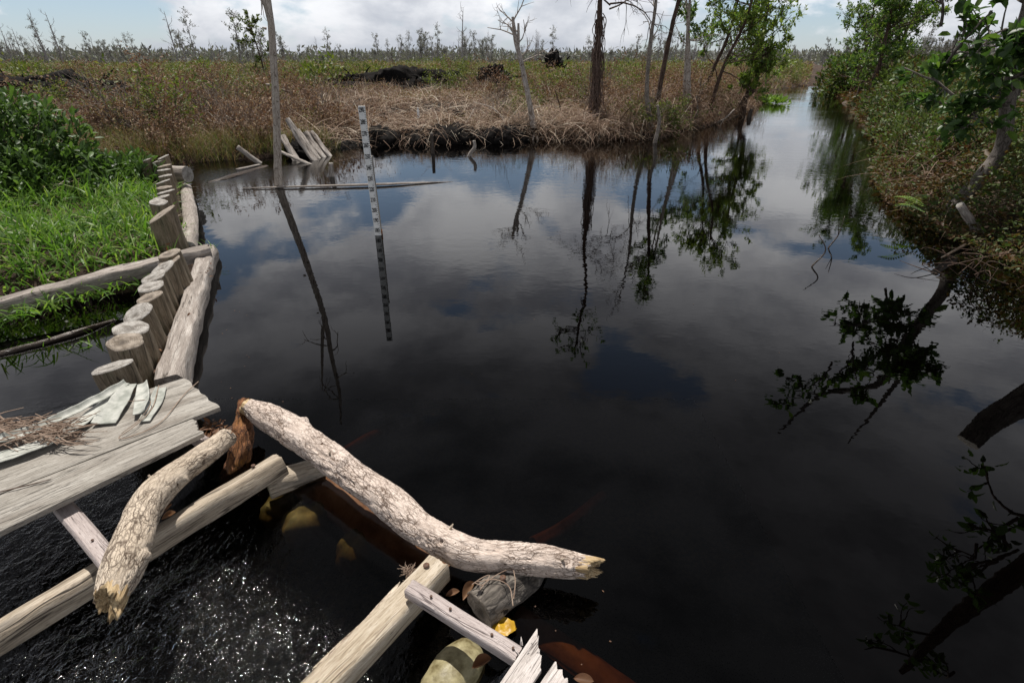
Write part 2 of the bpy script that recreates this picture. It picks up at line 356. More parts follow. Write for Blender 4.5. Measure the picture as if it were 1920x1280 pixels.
M_MOSSRING = ring_mat('mossy_sawn_end', (.09, .085, .05), (.26, .24, .16), (.05, .045, .03))
M_CHAR = plain_mat('charred_wood', (.004, .0035, .0035), (.018, .016, .015), 18, .9, .8, .08)
M_NAIL = plain_mat('rusty_iron', (.06, .035, .025), (.16, .09, .06), 90, .6)
M_CLOTH = plain_mat('grey_geotextile', (.27, .28, .25), (.50, .50, .46), 22, .95, .35)
M_TWIG = plain_mat('dry_twig', (.16, .10, .07), (.42, .33, .26), 14, .85)
M_VINE = plain_mat('reddish_vine', (.06, .04, .032), (.19, .13, .105), 16, .85)
MB_SHADE = bark_mat('shaded_brown_grey_bark', (.10, .085, .075), (.23, .20, .175), (.04, .03, .025), .5)  # darker grey-brown bark, shade on the right-edge trunk put into its colour
M_SACK = plain_mat('woven_sack', (.11, .085, .035), (.34, .30, .17), 22, .45, .8)
M_YELLOW = plain_mat('yellow_plastic', (.30, .16, .012), (.50, .30, .02), 20, .4)
M_SUBRED = plain_mat('submerged_red_wood', (.18, .11, .085), (.46, .32, .26), 9, .8, .6)
M_SUBGREEN = plain_mat('submerged_mossy_sack', (.09, .12, .065), (.26, .29, .17), 13, .8, .8)
L_DRY = leaf_mat('dry_leaf', ((0, (.10, .045, .025)), (.5, (.21, .10, .055)), (1, (.36, .21, .12))), .6, .25, .3, (1.1, .9, .7), .9)
L_BUSH = leaf_mat('bush_leaf', ((0, (.035, .075, .018)), (.5, (.075, .155, .032)), (1, (.17, .29, .065))), .48, .35, .4)
L_GRASS = leaf_mat('fresh_grass', ((0, (.06, .14, .02)), (.5, (.12, .27, .032)), (1, (.28, .42, .08))), .45, .45, .35)
L_TREE = leaf_mat('glossy_tree_leaf', ((0, (.03, .075, .02)), (.5, (.085, .18, .035)), (1, (.25, .33, .055))), .42, .45, .45)
L_SHRUB = leaf_mat('field_shrub_leaf', ((0, (.05, .075, .018)), (.5, (.11, .16, .03)), (1, (.24, .26, .06))), .5, .4, .35)
L_RIGHT = leaf_mat('bank_shrub_leaf', ((0, (.095, .038, .02)), (.35, (.13, .075, .028)), (.65, (.05, .088, .024)), (1, (.13, .19, .042))), .55, .33, .35, None, .5)
L_STRAW = leaf_mat('dry_straw', ((0, (.13, .08, .06)), (.35, (.33, .22, .165)), (.7, (.54, .42, .32)), (1, (.68, .60, .50))), .75, .2, .2, (1, .95, .85), .6)
L_FIELD = leaf_mat('field_litter_leaf', ((0, (.12, .06, .042)), (.3, (.27, .155, .10)), (.55, (.34, .25, .13)), (.75, (.15, .19, .05)), (1, (.22, .29, .07))), .6, .3, .3, (1.1, 1.0, .7), .45)
L_BROWN = leaf_mat('dead_fern_leaf', ((0, (.075, .04, .028)), (.4, (.19, .105, .07)), (.75, (.31, .20, .13)), (1, (.40, .31, .20))), .65, .25, .25, (1.1, .95, .75), .6)
MB_FAR_HAZE = plain_mat('far_bark_haze_grey', (.20, .185, .18), (.34, .32, .31), 3, .9)  # grey bark paled further, distance haze put into its colour
L_FAR_HAZE = leaf_mat('far_foliage_haze_grey', ((0, (.18, .175, .18)), (.5, (.29, .285, .285)), (1, (.26, .29, .23))), .8, .15, .2, None, .6)  # grey leaves lightened in colour to stand in for haze over the tree line
L_FLOAT = leaf_mat('floating_plant_leaf', ((0, (.10, .20, .03)), (1, (.26, .42, .07))), .4, .4, .4)

# ------------------------------------------------------------------ the setting: peat ground and canal
BANK_L = [(-16, 9.3), (-8.5, 9.35), (-6.3, 9.75), (-5.3, 10.2), (-4.3, 10.9), (-3.7, 11.5), (-3.2, 12.4), (-1.9, 12.5), (-1.0, 12.9), (.5, 13.15), (1.6, 13.0), (3.3, 13.2), (4.2, 14.3), (6.0, 16.6), (7.9, 19.6), (10.6, 24.6), (16.0, 36.0), (20, 41), (30, 46.5)]
BANK_R = [(31, 43), (20.2, 37.0), (18.6, 34), (16.0, 27.2), (11.7, 18.8), (8.2, 11.6), (6.1, 8.5), (5.2, 6.7), (4.95, 5.5), (4.85, 4.3), (4.7, 3.2), (4.75, 1.5), (5.2, -8)]
ISLET = [(-16, -8), (-16, 2.0), (-4.2, 3.75), (-3.05, 4.42), (-2.8, 4.45), (-4.5, 7.35), (-5.15, 8.55), (-6.2, 8.9), (-16, 8.8)]
WPOLY = np.array(BANK_L+BANK_R+ISLET)
DAM = np.array([(-5.4, 9.1), (-4.47, 7.3), (-2.74, 4.35), (-1.97, 2.6), (-1.5, 2.15), (-1.05, 1.85), (-.26, 1.27), (.02, 1.0), (.3, .45), (.7, -5)])
def seg_dist(x, y, P, closed):
    P = np.asarray(P); Qs = np.roll(P, -1, 0) if closed else P[1:]; P0 = P if closed else P[:-1]; best = np.full(x.shape, 1e9); bt = np.zeros(x.shape, int); side = np.zeros(x.shape)
    for k, (a, c) in enumerate(zip(P0, Qs)):
        d = c-a; t = np.clip(((x-a[0])*d[0]+(y-a[1])*d[1])/(d@d), 0, 1); ex = x-a[0]-t*d[0]; ey = y-a[1]-t*d[1]; dd = np.hypot(ex, ey)
        cr = d[0]*(y-a[1])-d[1]*(x-a[0]); m = dd < best; best = np.where(m, dd, best); bt = np.where(m, k, bt); side = np.where(m, cr, side)
    return best, bt, side
def land(x, y):
    """signed distance to the waterline, + on land"""
    d, _, _ = seg_dist(x, y, WPOLY, True); ins = np.zeros(x.shape, bool); P = WPOLY; j = len(P)-1
    for i in range(len(P)):
        xi, yi = P[i]; xj, yj = P[j]; c = ((yi > y) != (yj > y)) & (x < (xj-xi)*(y-yi)/(yj-yi+1e-12)+xi); ins ^= c; j = i
    return np.where(ins, -d, d)
def ground_h(x, y):
    s = land(x, y); s = s+.28*pn2(x*1.3, y*1.3, 3.1)*(np.hypot(x+3, y-6) > 3.6); q = np.maximum(s, 0)
    up = .16*(1-np.exp(-q/.22))+.22*(1-np.exp(-q/4))+.10*pn2(x*.7, y*.7, 1.5)*(1-np.exp(-q))+.05*pn2(x*2.6, y*2.6, 7.5)*(1-np.exp(-q/.6))
    up = up+(.26*pn2(x*.42, y*.42, 5.7)+.13*pn2(x*1.15, y*1.15, 2.9))*np.clip((y-9.5)/3, 0, 1)*(1-np.exp(-q/.9)); up = np.maximum(up, .03*(1-np.exp(-q/.2)))
    r = np.hypot(x, y-9); up = up+.16*pn2(x*.12, y*.12, 9.2)*np.clip((r-18)/20, 0, 1)
    return np.where(s > 0, up, -1.6*(1-np.exp(s/.55)))
def flow_level(x, y):
    d, k, side = seg_dist(x, y, DAM, False); s = np.where(side > 0, d, -d)             # + upstream
    w = np.where((k > 3) & (k < 7), .42, .10); t = np.clip((s+w)/(w+.03), 0, 1); t = t*t*(3-2*t)
    return -.115*(1-t), s

BURNT = [((-17.5, 20.0), 6.5, 4.0), ((-5.0, 28.5), 5.2, 4.6), ((-.9, 30.5), 1.8, 3.0), ((-2.6, 13.3), 1.3, .9), ((-1.6, 16.5), 2.4, 1.5), ((-6.0, 19.0), 2.4, 1.3), ((1.3, 14.4), .9, .8), ((-3.4, 12.4), .9, .9)]
def burnt(x, y):
    b_ = np.full(x.shape, 9.0)
    for c, rx, ry in BURNT: b_ = np.minimum(b_, ((x-c[0])/rx)**2+((y-c[1])/ry)**2)
    return np.clip(1.25-b_+.5*pn2(x*.8, y*.8, 4.4), 0, 1)
N = 360; u = np.linspace(-1, 1, N); kk = 6.2; ax = np.sinh(u*kk)/math.sinh(kk)*420
gx, gy = np.meshgrid(ax, ax+9.0, indexing='ij'); gz = ground_h(gx, gy); gs = land(gx, gy)
def _interp(Z, ax=ax.copy(), N=N):
    def f(x, y):
        x = np.asarray(x, float); y = np.asarray(y, float); i = np.clip(np.searchsorted(ax, x)-1, 0, N-2); j = np.clip(np.searchsorted(ax, y-9.0)-1, 0, N-2)
        a = (x-ax[i])/(ax[i+1]-ax[i]); c = (y-9.0-ax[j])/(ax[j+1]-ax[j]); return (Z[i, j]*(1-a)+Z[i+1, j]*a)*(1-c)+(Z[i, j+1]*(1-a)+Z[i+1, j+1]*a)*c
    return f
ground_h = _interp(gz); land = _interp(gs)      # from here on plants stand on the terrain sheet as built
def grid_faces(n, m):
    i = np.arange(n-1)[:, None]*m; j = np.arange(m-1)[None]; return np.stack([i+j, i+m+j, i+m+j+1, i+j+1], -1).reshape(-1, 4)
m, nb, bs, out = new_mat('peat_soil'); tc = nb.n('ShaderNodeTexCoord').outputs['Object']
n_ = nb.noise(tc, 1.1, 6, .65); f_ = nb.noise(tc, 26, 5, .7)
col = nb.mix(nb.ramp(nb.math('ADD', nb.math('MULTIPLY', n_, .6), nb.math('MULTIPLY', f_, .4)), ((.40, 0), (.62, 1))), (.016, .012, .010), (.11, .068, .042)); col = nb.mix(nb.attr('tint', 'Fac'), col, (.010, .008, .007))
done(nb, bs, col, .95, nb.bump(nb.math('ADD', f_, nb.noise(tc, 90, 3)), .9, .05)); M_PEAT = m
mb = MB(); mb.add(np.stack([gx, gy, gz], -1).reshape(-1, 3), grid_faces(N, N), None, None, burnt(gx, gy).ravel()); setting('peat_ground', mb, M_PEAT)

# water: one body with a fall over the weir; brown absorbing water under a mirror skin
def axis(parts):
    o = []
    for a, c, st in parts: o.append(np.arange(a, c, st))
    return np.concatenate(o)
wx = np.concatenate([axis([(-16, -6, 1), (-6, -2.6, .12), (-2.6, .4, .0135), (.4, 1, .05), (1, 9, .25)]), np.geomspace(9, 80, 24)])
wy = np.concatenate([axis([(-6, .3, .7), (.3, 2.5, .0135), (2.5, 4, .06), (4, 11, .12), (11, 24, .4)]), np.geomspace(24, 135, 24)])
X, Yg = np.meshgrid(wx, wy, indexing='ij'); lev, sgn = flow_level(X, Yg)
fl = np.clip((-sgn-.12)/.40, 0, 1)*np.clip((3.0+X)/.6, 0, 1)*np.clip((2.7-Yg)/.6, 0, 1)
sh = np.clip(((X+1.60)*.85-(Yg-1.0)*.53)/.26+.35, 0, 1)                                       # calmer in the bay behind the first beam
fl = fl*(.26+.74*sh)
inlet = np.exp(-(((X+4.6)/.9)**2+((Yg-9.1)/.7)**2)); fl = np.maximum(fl, .30*inlet)
chop = fbm(np.stack([X*7+Yg*2, Yg*9-X*3, np.zeros_like(X)], -1), 4, .58)
zz = lev+fl*.009*chop+fl*.005*fbm(np.stack([X*26, Yg*26, np.ones_like(X)*3], -1), 2)
nx, ny = X.shape; V = np.stack([X, Yg, zz], -1).reshape(-1, 3); Q = grid_faces(nx, ny)
edge = np.concatenate([np.arange(nx)*ny, (nx-1)*ny+np.arange(1, ny), np.arange(nx-2, -1, -1)*ny+ny-1, np.arange(ny-2, 0, -1)])
Vb = V[edge].copy(); Vb[:, 2] = -3.0; ne = len(edge); o0 = len(V)
sk = np.stack([edge, np.roll(edge, -1), o0+(np.arange(ne)+1) % ne, o0+np.arange(ne)], -1)[:, ::-1]
cen = np.array([[20, 40, -3.0]]); T = [(o0+ne, o0+(i+1) % ne, o0+i) for i in range(ne)]
mb = MB(); mb.add(np.vstack([V, Vb, cen]), np.vstack([Q, sk]), T, None, np.concatenate([fl.ravel(), np.zeros(ne+1)]))
def water_mat(name, shallow):
    m, nb, bs, out = new_mat(name); tc = nb.n('ShaderNodeTexCoord').outputs['Object']
    sp = nb.n('ShaderNodeSeparateXYZ'); nb.put(sp.inputs[0], tc); fa = nb.attr('tint', 'Fac')
    patch = nb.ramp(nb.noise(nb.vmul(tc, (.22, .35, 1)), 1, 2, .5), ((.40, .12), (.64, 1)))
    farther = nb.math('ADD', .15, nb.math('MULTIPLY', nb.math('SUBTRACT', sp.outputs[1], 3), .07, clamp=True))
    h = nb.math('MULTIPLY', nb.math('ADD', nb.noise(nb.vmul(tc, (5, 7.5, 1)), 1, 2, .5), nb.math('MULTIPLY', nb.noise(nb.vmul(tc, (17, 26, 1)), 1, 1, .5), .30)), nb.math('MULTIPLY', nb.math('MULTIPLY', patch, farther), .0042))
    if shallow:
        h = nb.math('ADD', h, nb.math('MULTIPLY', fa, nb.math('ADD', nb.math('MULTIPLY', nb.noise(nb.vmul(tc, (40, 34, 1)), 1, 3, .55, .8), .0145), nb.math('MULTIPLY', nb.noise(tc, 80, 2, .5), .004)))); ro = nb.math('ADD', .012, nb.math('MULTIPLY', fa, .05))
    else:
        h = nb.math('ADD', h, nb.math('MULTIPLY', fa, nb.math('MULTIPLY', nb.noise(nb.vmul(tc, (9, 16, 1)), 1, 3, .6), .05))); ro = .012
    nrm = nb.bump(h, 1.0, 1.0)
    m.node_tree.nodes.remove(bs)
    fr = nb.n('ShaderNodeFresnel'); fr.inputs[0].default_value = 1.333; nb.put(fr.inputs['Normal'], nrm)
    gl = nb.n('ShaderNodeBsdfGlossy'); nb.put(gl.inputs['Roughness'], ro); gl.inputs['Color'].default_value = (1, 1, 1, 1); nb.put(gl.inputs['Normal'], nrm)
    tr = nb.n('ShaderNodeBsdfTransparent' if shallow else 'ShaderNodeBsdfDiffuse'); tr.inputs[0].default_value = (1, 1, 1, 1) if shallow else (.0003, .0002, .0002, 1); mx = nb.n('ShaderNodeMixShader'); nb.put(mx.inputs[0], fr.outputs[0])
    nb.nt.links.new(tr.outputs[0], mx.inputs[1]); nb.nt.links.new(gl.outputs[0], mx.inputs[2]); nb.nt.links.new(mx.outputs[0], out.inputs[0])
    if not shallow: return m
    va = nb.n('ShaderNodeVolumeAbsorption'); va.inputs['Color'].default_value = (.72, .61, .46, 1); va.inputs['Density'].default_value = 30
    nb.nt.links.new(va.outputs[0], out.inputs['Volume']); return m
wo = setting('canal_water', mb, water_mat('deep_black_water', False)); wo.data.materials.append(water_mat('shallow_brown_water', True))
fc = np.concatenate([V[Q].mean(1), np.full((ne*2, 3), 99.0)]); mi = ((fc[:, 0] > -2.7) & (fc[:, 0] < 1.0) & (fc[:, 1] > .2) & (fc[:, 1] < 2.45)).astype(np.int32); wo.data.polygons.foreach_set('material_index', mi)

# ------------------------------------------------------------------ the dam: posts, logs, boards, driftwood
rg = np.random.default_rng(5)
def lump(seed, amp, sa=1.0, ss=5.0):
    def f(ang, s, r):
        return amp*fbm(np.stack([np.cos(ang)*sa+seed, np.sin(ang)*sa+seed*.7, s*ss], -1), 3)
    return f
ORD = ['first', 'second', 'third', 'fourth', 'fifth', 'sixth', 'seventh', 'eighth', 'ninth', 'tenth', 'eleventh', 'twelfth']
def dam_post(px, py, z, wpx, tilt, label, dark=False, lean=(0, 0)):
    c = G(px, py, z); depth = c[1]*math.cos(TH)+(EYE-z)*math.sin(TH); r = wpx/F_PX*depth/2
    t = thing('dam_post', label, 'post', (c[0], c[1], 0), 'posts of the dam wall'); sd = rg.uniform(0, 50)
    b0 = A(c[0]+lean[0], c[1]+lean[1], -.75); mb = MB(); seg = 24; n = 26
    V = tube(mb, [b0, (b0+c)/2, c], [r*1.08, r*1.04, r*.97], seg, n, lump(sd, r*.17, 1.15, 2.4), (False, False))
    tl = A(*tilt); k = n*seg; VV = mb.V[0]; top = VV[k-seg:k]; d = top-c; sh = d[:, 0]*tl[0]+d[:, 1]*tl[1]
    for row in range(n-6, n): VV[row*seg:(row+1)*seg, 2] += sh*((row-(n-7))/6)
    sh_ = part('shaft', mb, MW_POST, t)
    rim = VV[k-seg:k]; mid = rim.mean(0); cap = MB(); rings = []; wcs = []
    for f, hgt in ((1.0, .0), (.97, .006), (.6, .005), (.25, .002)):
        p = mid+(rim-mid)*f; p[:, 2] += hgt+(pn(np.column_stack([p[:, :2]*30, np.full(seg, sd)]))*.003 if f < 1 else 0); rings.append(p)
        w = (rim-mid)*f; w = w.copy(); w[:, 2] = sd; wcs.append(w)
    Vc = np.vstack(rings+[mid[None]+[[0, 0, .002]]]); wc = np.vstack(wcs+[np.array([[0, 0, sd]])])
    Q = [(a*seg+q, a*seg+(q+1) % seg, (a+1)*seg+(q+1) % seg, (a+1)*seg+q) for a in range(3) for q in range(seg)]
    Tt = [(3*seg+q, 3*seg+(q+1) % seg, 4*seg) for q in range(seg)]
    cap.add(Vc, Q, Tt, wc); part('cut_face', cap, M_RINGD if dark else M_RING, sh_)
    return t
near = [(210, 688, .31, 70, (.15, -.2), 0), (236, 641, .31, 62, (-.1, .1), 1), (246, 616, .32, 60, (-.15, .05), 0), (258, 588, .33, 52, (.05, .35), 0), (280, 558, .30, 46, (.2, .1), 1),
        (283, 538, .32, 46, (0, .1), 0), (289, 519, .32, 47, (.15, .2), 0), (304, 505, .33, 45, (.3, .3), 0), (317, 491, .33, 41, (.2, .1), 1), (318, 476, .36, 42, (.1, .05), 1)]
for i, (px, py, z, w, tl, dk) in enumerate(near):
    extra = {0: 'pale sawn post nearest the plank walkway, first of the near row', 1: 'post with dark hollow heart, second from the plank walkway'}
    dam_post(px, py, z, w, tl, extra.get(i, '%s grey dam post from the plank walkway in the near row' % ORD[i]), dk, (rg.uniform(-.03, .09), rg.uniform(-.03, .08)))
dam_post(303, 402, .42, 50, (.45, .25), 'thick tall post with slanting cut top beside the grass, nearest of the far row', True, (.05, .02))
far = [(297, 379, .42, 32), (303, 370, .42, 31), (311, 360, .42, 29), (308, 352, .41, 26), (306, 341, .42, 25), (310, 330, .43, 24), (307, 319, .44, 23), (309, 311, .45, 24), (299, 302, .46, 23), (306, 295, .50, 21)]
for i, (px, py, z, w) in enumerate(far):
    dam_post(px, py, z, w, (rg.uniform(-.2, .3), rg.uniform(-.1, .3)), '%s slim dam post behind the thick slanted post, counting away' % ORD[i], i % 4 == 3, (rg.uniform(-.02, .06), rg.uniform(-.02, .04)))
dam_post(272, 301, .47, 22, (.3, .1), 'lone grey post standing left of the far end of the dam row')

def ends(t, V, mat=M_RING, which=(0, 1), seg=None):
    for e in which:
        rim = V[0] if e == 0 else V[-1]; mid = rim.mean(0); nxt = V[1].mean(0) if e == 0 else V[-2].mean(0); ax = unit(mid-nxt); sg = len(rim); mb = MB()
        R = [mid+(rim-mid)*f+ax*h for f, h in ((1.0, .0005), (.9, .004), (.45, .004))]; a1 = unit(rim[0]-mid); a2 = np.cross(ax, a1)
        Vc = np.vstack(R+[(mid+ax*.003)[None]]); q = Vc-mid; wc = np.stack([q@a1, q@a2, np.full(len(Vc), mid[0]*7)], -1)
        Q = [(a*sg+k, a*sg+(k+1) % sg, (a+1)*sg+(k+1) % sg, (a+1)*sg+k) for a in range(2) for k in range(sg)]; Tt = [(2*sg+k, 2*sg+(k+1) % sg, 3*sg) for k in range(sg)]
        if e == 0: Q = [x[::-1] for x in Q]; Tt = [x[::-1] for x in Tt]
        mb.add(Vc, Q, Tt, wc); part('cut_end', mb, mat, t)
def log(name, label, P, R, mat, seg=28, n=80, amp=.10, ss=3.0, cut=(0, 1), cmat=None, squash=1.0, cat='log'):
    P = [np.asarray(p, float) for p in P]; t = thing(name, label, cat, P[0]); mb = MB(); r0 = float(np.mean(R))
    V = tube(mb, P, R, seg, n, lump(rg.uniform(0, 60), r0*amp, 1.2, ss), (True, True), squash=squash)
    sh_ = part('shaft', mb, mat, t)
    if cut: ends(sh_, V, cmat or M_RING, cut)
    return t
t = thing('edge_log', 'flat-topped grey log along the water beside the near posts', 'log', G(350, 610, 0))
mb = MB(); slab(mb, G(320, 728, .06), G(391, 474, .06), .155, .15, n=110, m=22, jag0=.01, jag1=.012, seed=31, rnd=.45, warp=.010, taper=.05); part('shaft', mb, MW_LOG, t)
log('edge_log', 'weathered grey log along the water beside the far posts', [G(352, 466, .07), G(357, 410, .09), G(349, 352, .1)], [.078, .078, .066], MW_LOG, squash=.85, amp=.15)
t = thing('cross_log', 'split grey log along the grass edge, its end poking over the water', 'log', G(180, 528, .05))
mb = MB(); slab(mb, G(-75, 594, .04), G(394, 471, .15), .105, .115, up=(-.2, -.3, 1), n=120, m=18, jag1=.02, seed=37, rnd=.30, warp=.012); part('shaft', mb, MW_LOG, t)
log('short_log', 'short sawn log end lying across the far end of the dam', [G(300, 325, .30), G(352, 327, .30)], [.10, .105], MW_LOG, amp=.08)
log('sunken_branch', 'thin dark branch lying half sunk in the left pool', [G(-30, 672, -.115), G(80, 642, -.105), G(150, 620, -.10), G(215, 600, -.115)], [.022, .02, .018, .012], MW_WET, seg=10, n=30, amp=.3, cut=None, cat='branch')

# plank walkway (two boards) with the joist it is nailed to
zb = .27
t = thing('plank_walkway', 'wide weathered grey board walkway with stepped broken right end', 'walkway', G(200, 850, zb))
def quad_plank(mb, pa, pb, qa, qb, z, t, gap=.003, **k):
    """board whose far edge runs pa-pb and near edge qa-qb"""
    pa, pb, qa, qb = (G(*v, z) for v in (pa, pb, qa, qb)); p0, p1 = (pa+qa)/2, (pb+qb)/2; d = unit(p1-p0); sx = np.cross(d, A(0, 0, 1)); w0 = (qa-pa)@sx-gap; w1 = (qb-pb)@sx-gap
    return slab(mb, p0, p1, w0, t, taper=1-w1/w0, skew1=((qb-pb)@d)/2, **k)
mb = MB(); quad_plank(mb, (-90, 848), (343, 712), (-90, 966), (412, 767), zb, .026, n=90, m=28, jag1=.016, seed=2, rnd=.03, warp=.002); part('plank', mb, MW_PLANK, t)
mb = MB(); quad_plank(mb, (-90, 967), (362, 788), (-90, 1046), (380, 817), zb-.003, .027, n=90, m=20, jag1=.016, seed=5, rnd=.05, warp=.002); part('plank', mb, MW_PLANK, t)
def nail(parent, p, h=.012, r=.004, bend=(0, 0), name='nail'):
    mb = MB(); p = A(*p); tube(mb, [p-[0, 0, .01], p+[bend[0]*.5, bend[1]*.5, h*.8], p+[bend[0], bend[1], h]], [r*.6, r*.6, r*.6], 8, 5)
    tube(mb, [p+[bend[0], bend[1], h], p+[bend[0]*1.1, bend[1]*1.1, h+.002]], [r, r], 10, 2); part(name, mb, M_NAIL, parent)
t = thing('joist', 'narrow pale joist between the plank walkway and the long beam', 'board', G(160, 995, .2))
a_, b_ = G(62, 880, .22), G(212, 1062, .19); mb = MB(); d, sx, uz, L = slab(mb, a_, b_, .062, .032, n=30, m=8, seed=9, rnd=.15, warp=.002, jag1=.004); bd_ = part('board', mb, MW_BATTEN, t)
for f in (.42, .80): nail(bd_, a_+d*L*f+uz*.016, .004, .0045)
t = thing('joist', 'short joist end showing under the broken tip of the walkway', 'board', G(372, 828, .2))
mb = MB(); slab(mb, G(330, 795, .225), G(383, 831, .22), .06, .03, n=12, m=8, seed=3, rnd=.15, warp=.002, jag1=.006); part('board', mb, MW_BATTEN, t)

# crumpled geotextile strip on the walkway
t = thing('cloth_strip', 'crumpled pale grey fabric strip lying along the back of the walkway', 'fabric', G(120, 820, zb+.02))
def sheet(P, Wd, side, amp, seed, name):
    C = smooth_path(np.column_stack([P, Wd]), 60); W_ = C[:, 3]; C = C[:, :3]; T_ = unit(np.gradient(C, axis=0)); S = unit(np.cross(T_, A(0, 0, 1))); nW = 16; v = np.linspace(-1, 1, nW)
    V = C[:, None]+S[:, None]*(W_[:, None]*v[None])[..., None]; nz = fbm(np.stack([V[..., 0]*9+seed, V[..., 1]*9, np.zeros(V.shape[:2])], -1), 3)
    crease = np.clip(v[None]*(1 if side < 1 else -1), 0, 1)**2
    V[..., 2] += .006+amp*(.5+.5*nz)+amp*1.1*crease; mb = MB(); mb.add(V.reshape(-1, 3), grid_faces(60, nW)[:, ::-1]); o = part(name, mb, M_CLOTH, t)
    md = o.modifiers.new('thickness', 'SOLIDIFY'); md.thickness = .004; return o
zc = zb+.016
sheet([G(-60, 880, zc), G(60, 845, zc), G(140, 805, zc), G(205, 755, zc), G(238, 728, zc)], [.055, .05, .045, .03, .018], 0, .012, 1, 'strip')
sheet([G(-60, 838, zc+.02), G(40, 822, zc+.02), G(120, 786, zc+.02), G(190, 752, zc+.02), G(240, 722, zc+.02)], [.016, .018, .016, .016, .012], 1.2, .016, 4, 'fold')
sheet([G(248, 724, zc+.012), G(222, 760, zc+.01), G(196, 798, zc)], [.022, .04, .045], .4, .012, 7, 'flap')
sheet([G(268, 722, zc+.014), G(268, 755, zc+.012), G(262, 780, zc+.01)], [.02, .03, .022], 2.0, .013, 9, 'flap')
sheet([G(304, 730, zc), G(292, 760, zc), G(272, 792, zc)], [.02, .026, .02], .9, .01, 12, 'flap')
# dry twigs and litter
mb = MB()
for k in range(150):
    c = G(rg.uniform(-80, 145), 815-rg.uniform(-12, 30), zb+rg.uniform(.02, .075))
    a = rg.normal(-.25, .45); L_ = rg.uniform(.05, .16); d = A(math.cos(a)*.85, -math.sin(a)*.4+.25*rg.normal(), rg.normal(0, .15))
    tube(mb, [c-d*L_, c+rg.normal(0, .012, 3), c+d*L_], [.0022, .0026, .0012], 5, 5)
o = setting('dry_twigs', mb, M_TWIG, 'stuff', 'pile of dry twigs on the left end of the walkway', 'twigs')
t = thing('root_string', 'thin dry root trailing across the walkway boards', 'root', G(280, 800, zb))
mb = MB(); tube(mb, [G(298, 722, zb+.03), G(285, 765, zb+.03), G(250, 800, zb+.03), G(222, 820, zb+.022), G(245, 818, zb+.02), G(300, 792, zb+.02), G(345, 740, zb+.02), G(372, 715, zb+.03)], [.002]*8, 6, 70); part('strand', mb, M_TWIG, t)
mb = MB(); tube(mb, [G(240, 752, zb+.04), G(282, 752, zb+.045), G(262, 785, zb+.035), G(228, 812, zb+.022)], [.0016]*4, 5, 30); part('strand', mb, M_TWIG, t)
t = thing('twig', 'thin curved twig on the lower left of the walkway board', 'twig', G(60, 910, zb))
mb = MB(); tube(mb, [G(-10, 924, zb+.018), G(40, 912, zb+.019), G(96, 898, zb+.018)], [.002, .0026, .0012], 6, 16); part('stem', mb, M_VINE, t)

# driftwood branches
def flaky(seed, r0, knots=()):
    """bark relief: long ridges, plates that have flaked off in steps, a few knots"""
    def f(ang, s, r):
        c, n_ = np.cos(ang), np.sin(ang); h = .10*fbm(np.stack([c*.8+seed, n_*.8, s*5], -1), 2)
        ridge = 1-np.abs(pn(np.stack([c*3.4+seed, n_*3.4, s*7+2*pn(np.stack([c, n_, s*9], -1))], -1)))*2; h = h+.035*ridge
        fl_ = fbm(np.stack([c*2.0+seed+9, n_*2.0, s*11], -1), 4, .6); h = h-.07/(1+np.exp(-(fl_-.28)*26))
        h = h+.022*pn(np.stack([c*10+seed, n_*10, s*34], -1))
        for (ks, ka, kr, kh) in knots:
            da = np.angle(np.exp(1j*(ang-ka)))*r0; h = h+kh*np.exp(-((s-ks)**2+da**2)/kr**2)
        return r0*h
    return f
def broken(t, V, e, depth, mat, seed):
    """torn end: the bark stops in a ragged edge and splintered wood sticks out of it"""
    W_ = V if e else V[::-1]; sg = V.shape[1]; a = np.arange(sg)/sg*2*math.pi; rr_ = np.random.default_rng(int(seed*10)); ax = unit(W_[-1].mean(0)-W_[-4].mean(0))
    s = np.column_stack([np.cos(a)*1.6+seed, np.sin(a)*1.6, np.full(sg, seed)]); K = 12
    rag = depth*.38*(pn(s*2)+.7*pn(s*6)+.4*rr_.normal(0, 1, sg)*.4)
    core = W_[-K].copy(); cm = core.mean(0)
    for k in range(K): W_[len(W_)-K+k] += ax*(rag*((k+1)/K)**2)[:, None]
    tip = W_[-1].mean(0); L_ = np.linalg.norm(tip-cm)
    spike = depth*np.clip(.40+.45*np.cos(a-seed)+.35*pn(s*1.5)+.35*pn(s*5+3)+.2*pn(s*11), .0, 1.7); j_ = lambda: rr_.normal(0, .11, sg)*depth
    rad = core-cm; R = [cm+rad*.86, cm+rad*.86+ax*(L_+spike*.35)[:, None], cm+rad*.80+ax*(L_+spike*.75+j_()*.6)[:, None], cm+rad*.70+ax*(L_+spike+j_())[:, None], cm+rad*.50+ax*(L_+spike*.7+j_())[:, None], cm+rad*.25+ax*(L_+spike*.5+j_()*.7)[:, None]]
    Vc = np.vstack(R+[(cm+ax*(L_+depth*.15))[None]]); a1 = unit(rad[0]); a2 = np.cross(ax, a1); q = Vc-cm; wc = np.stack([q@a1, q@a2, q@ax+seed], -1); n_ = len(R)-1
    Q = [(r_*sg+k, r_*sg+(k+1) % sg, (r_+1)*sg+(k+1) % sg, (r_+1)*sg+k) for r_ in range(n_) for k in range(sg)]; Tt = [(n_*sg+k, n_*sg+(k+1) % sg, (n_+1)*sg) for k in range(sg)]
    if e == 0: Q = [x[::-1] for x in Q]; Tt = [x[::-1] for x in Tt]
    mb = MB(); mb.add(Vc, Q, Tt, wc); part('broken_end', mb, mat, t, smooth=False)
def pxr(p, w): return w/2/F_PX*(p[1]*math.cos(TH)+(EYE-p[2])*math.sin(TH))
t = thing('driftwood_branch', 'long bent driftwood branch with pale flaking bark lying over the weir', 'branch', G(740, 950, 0))
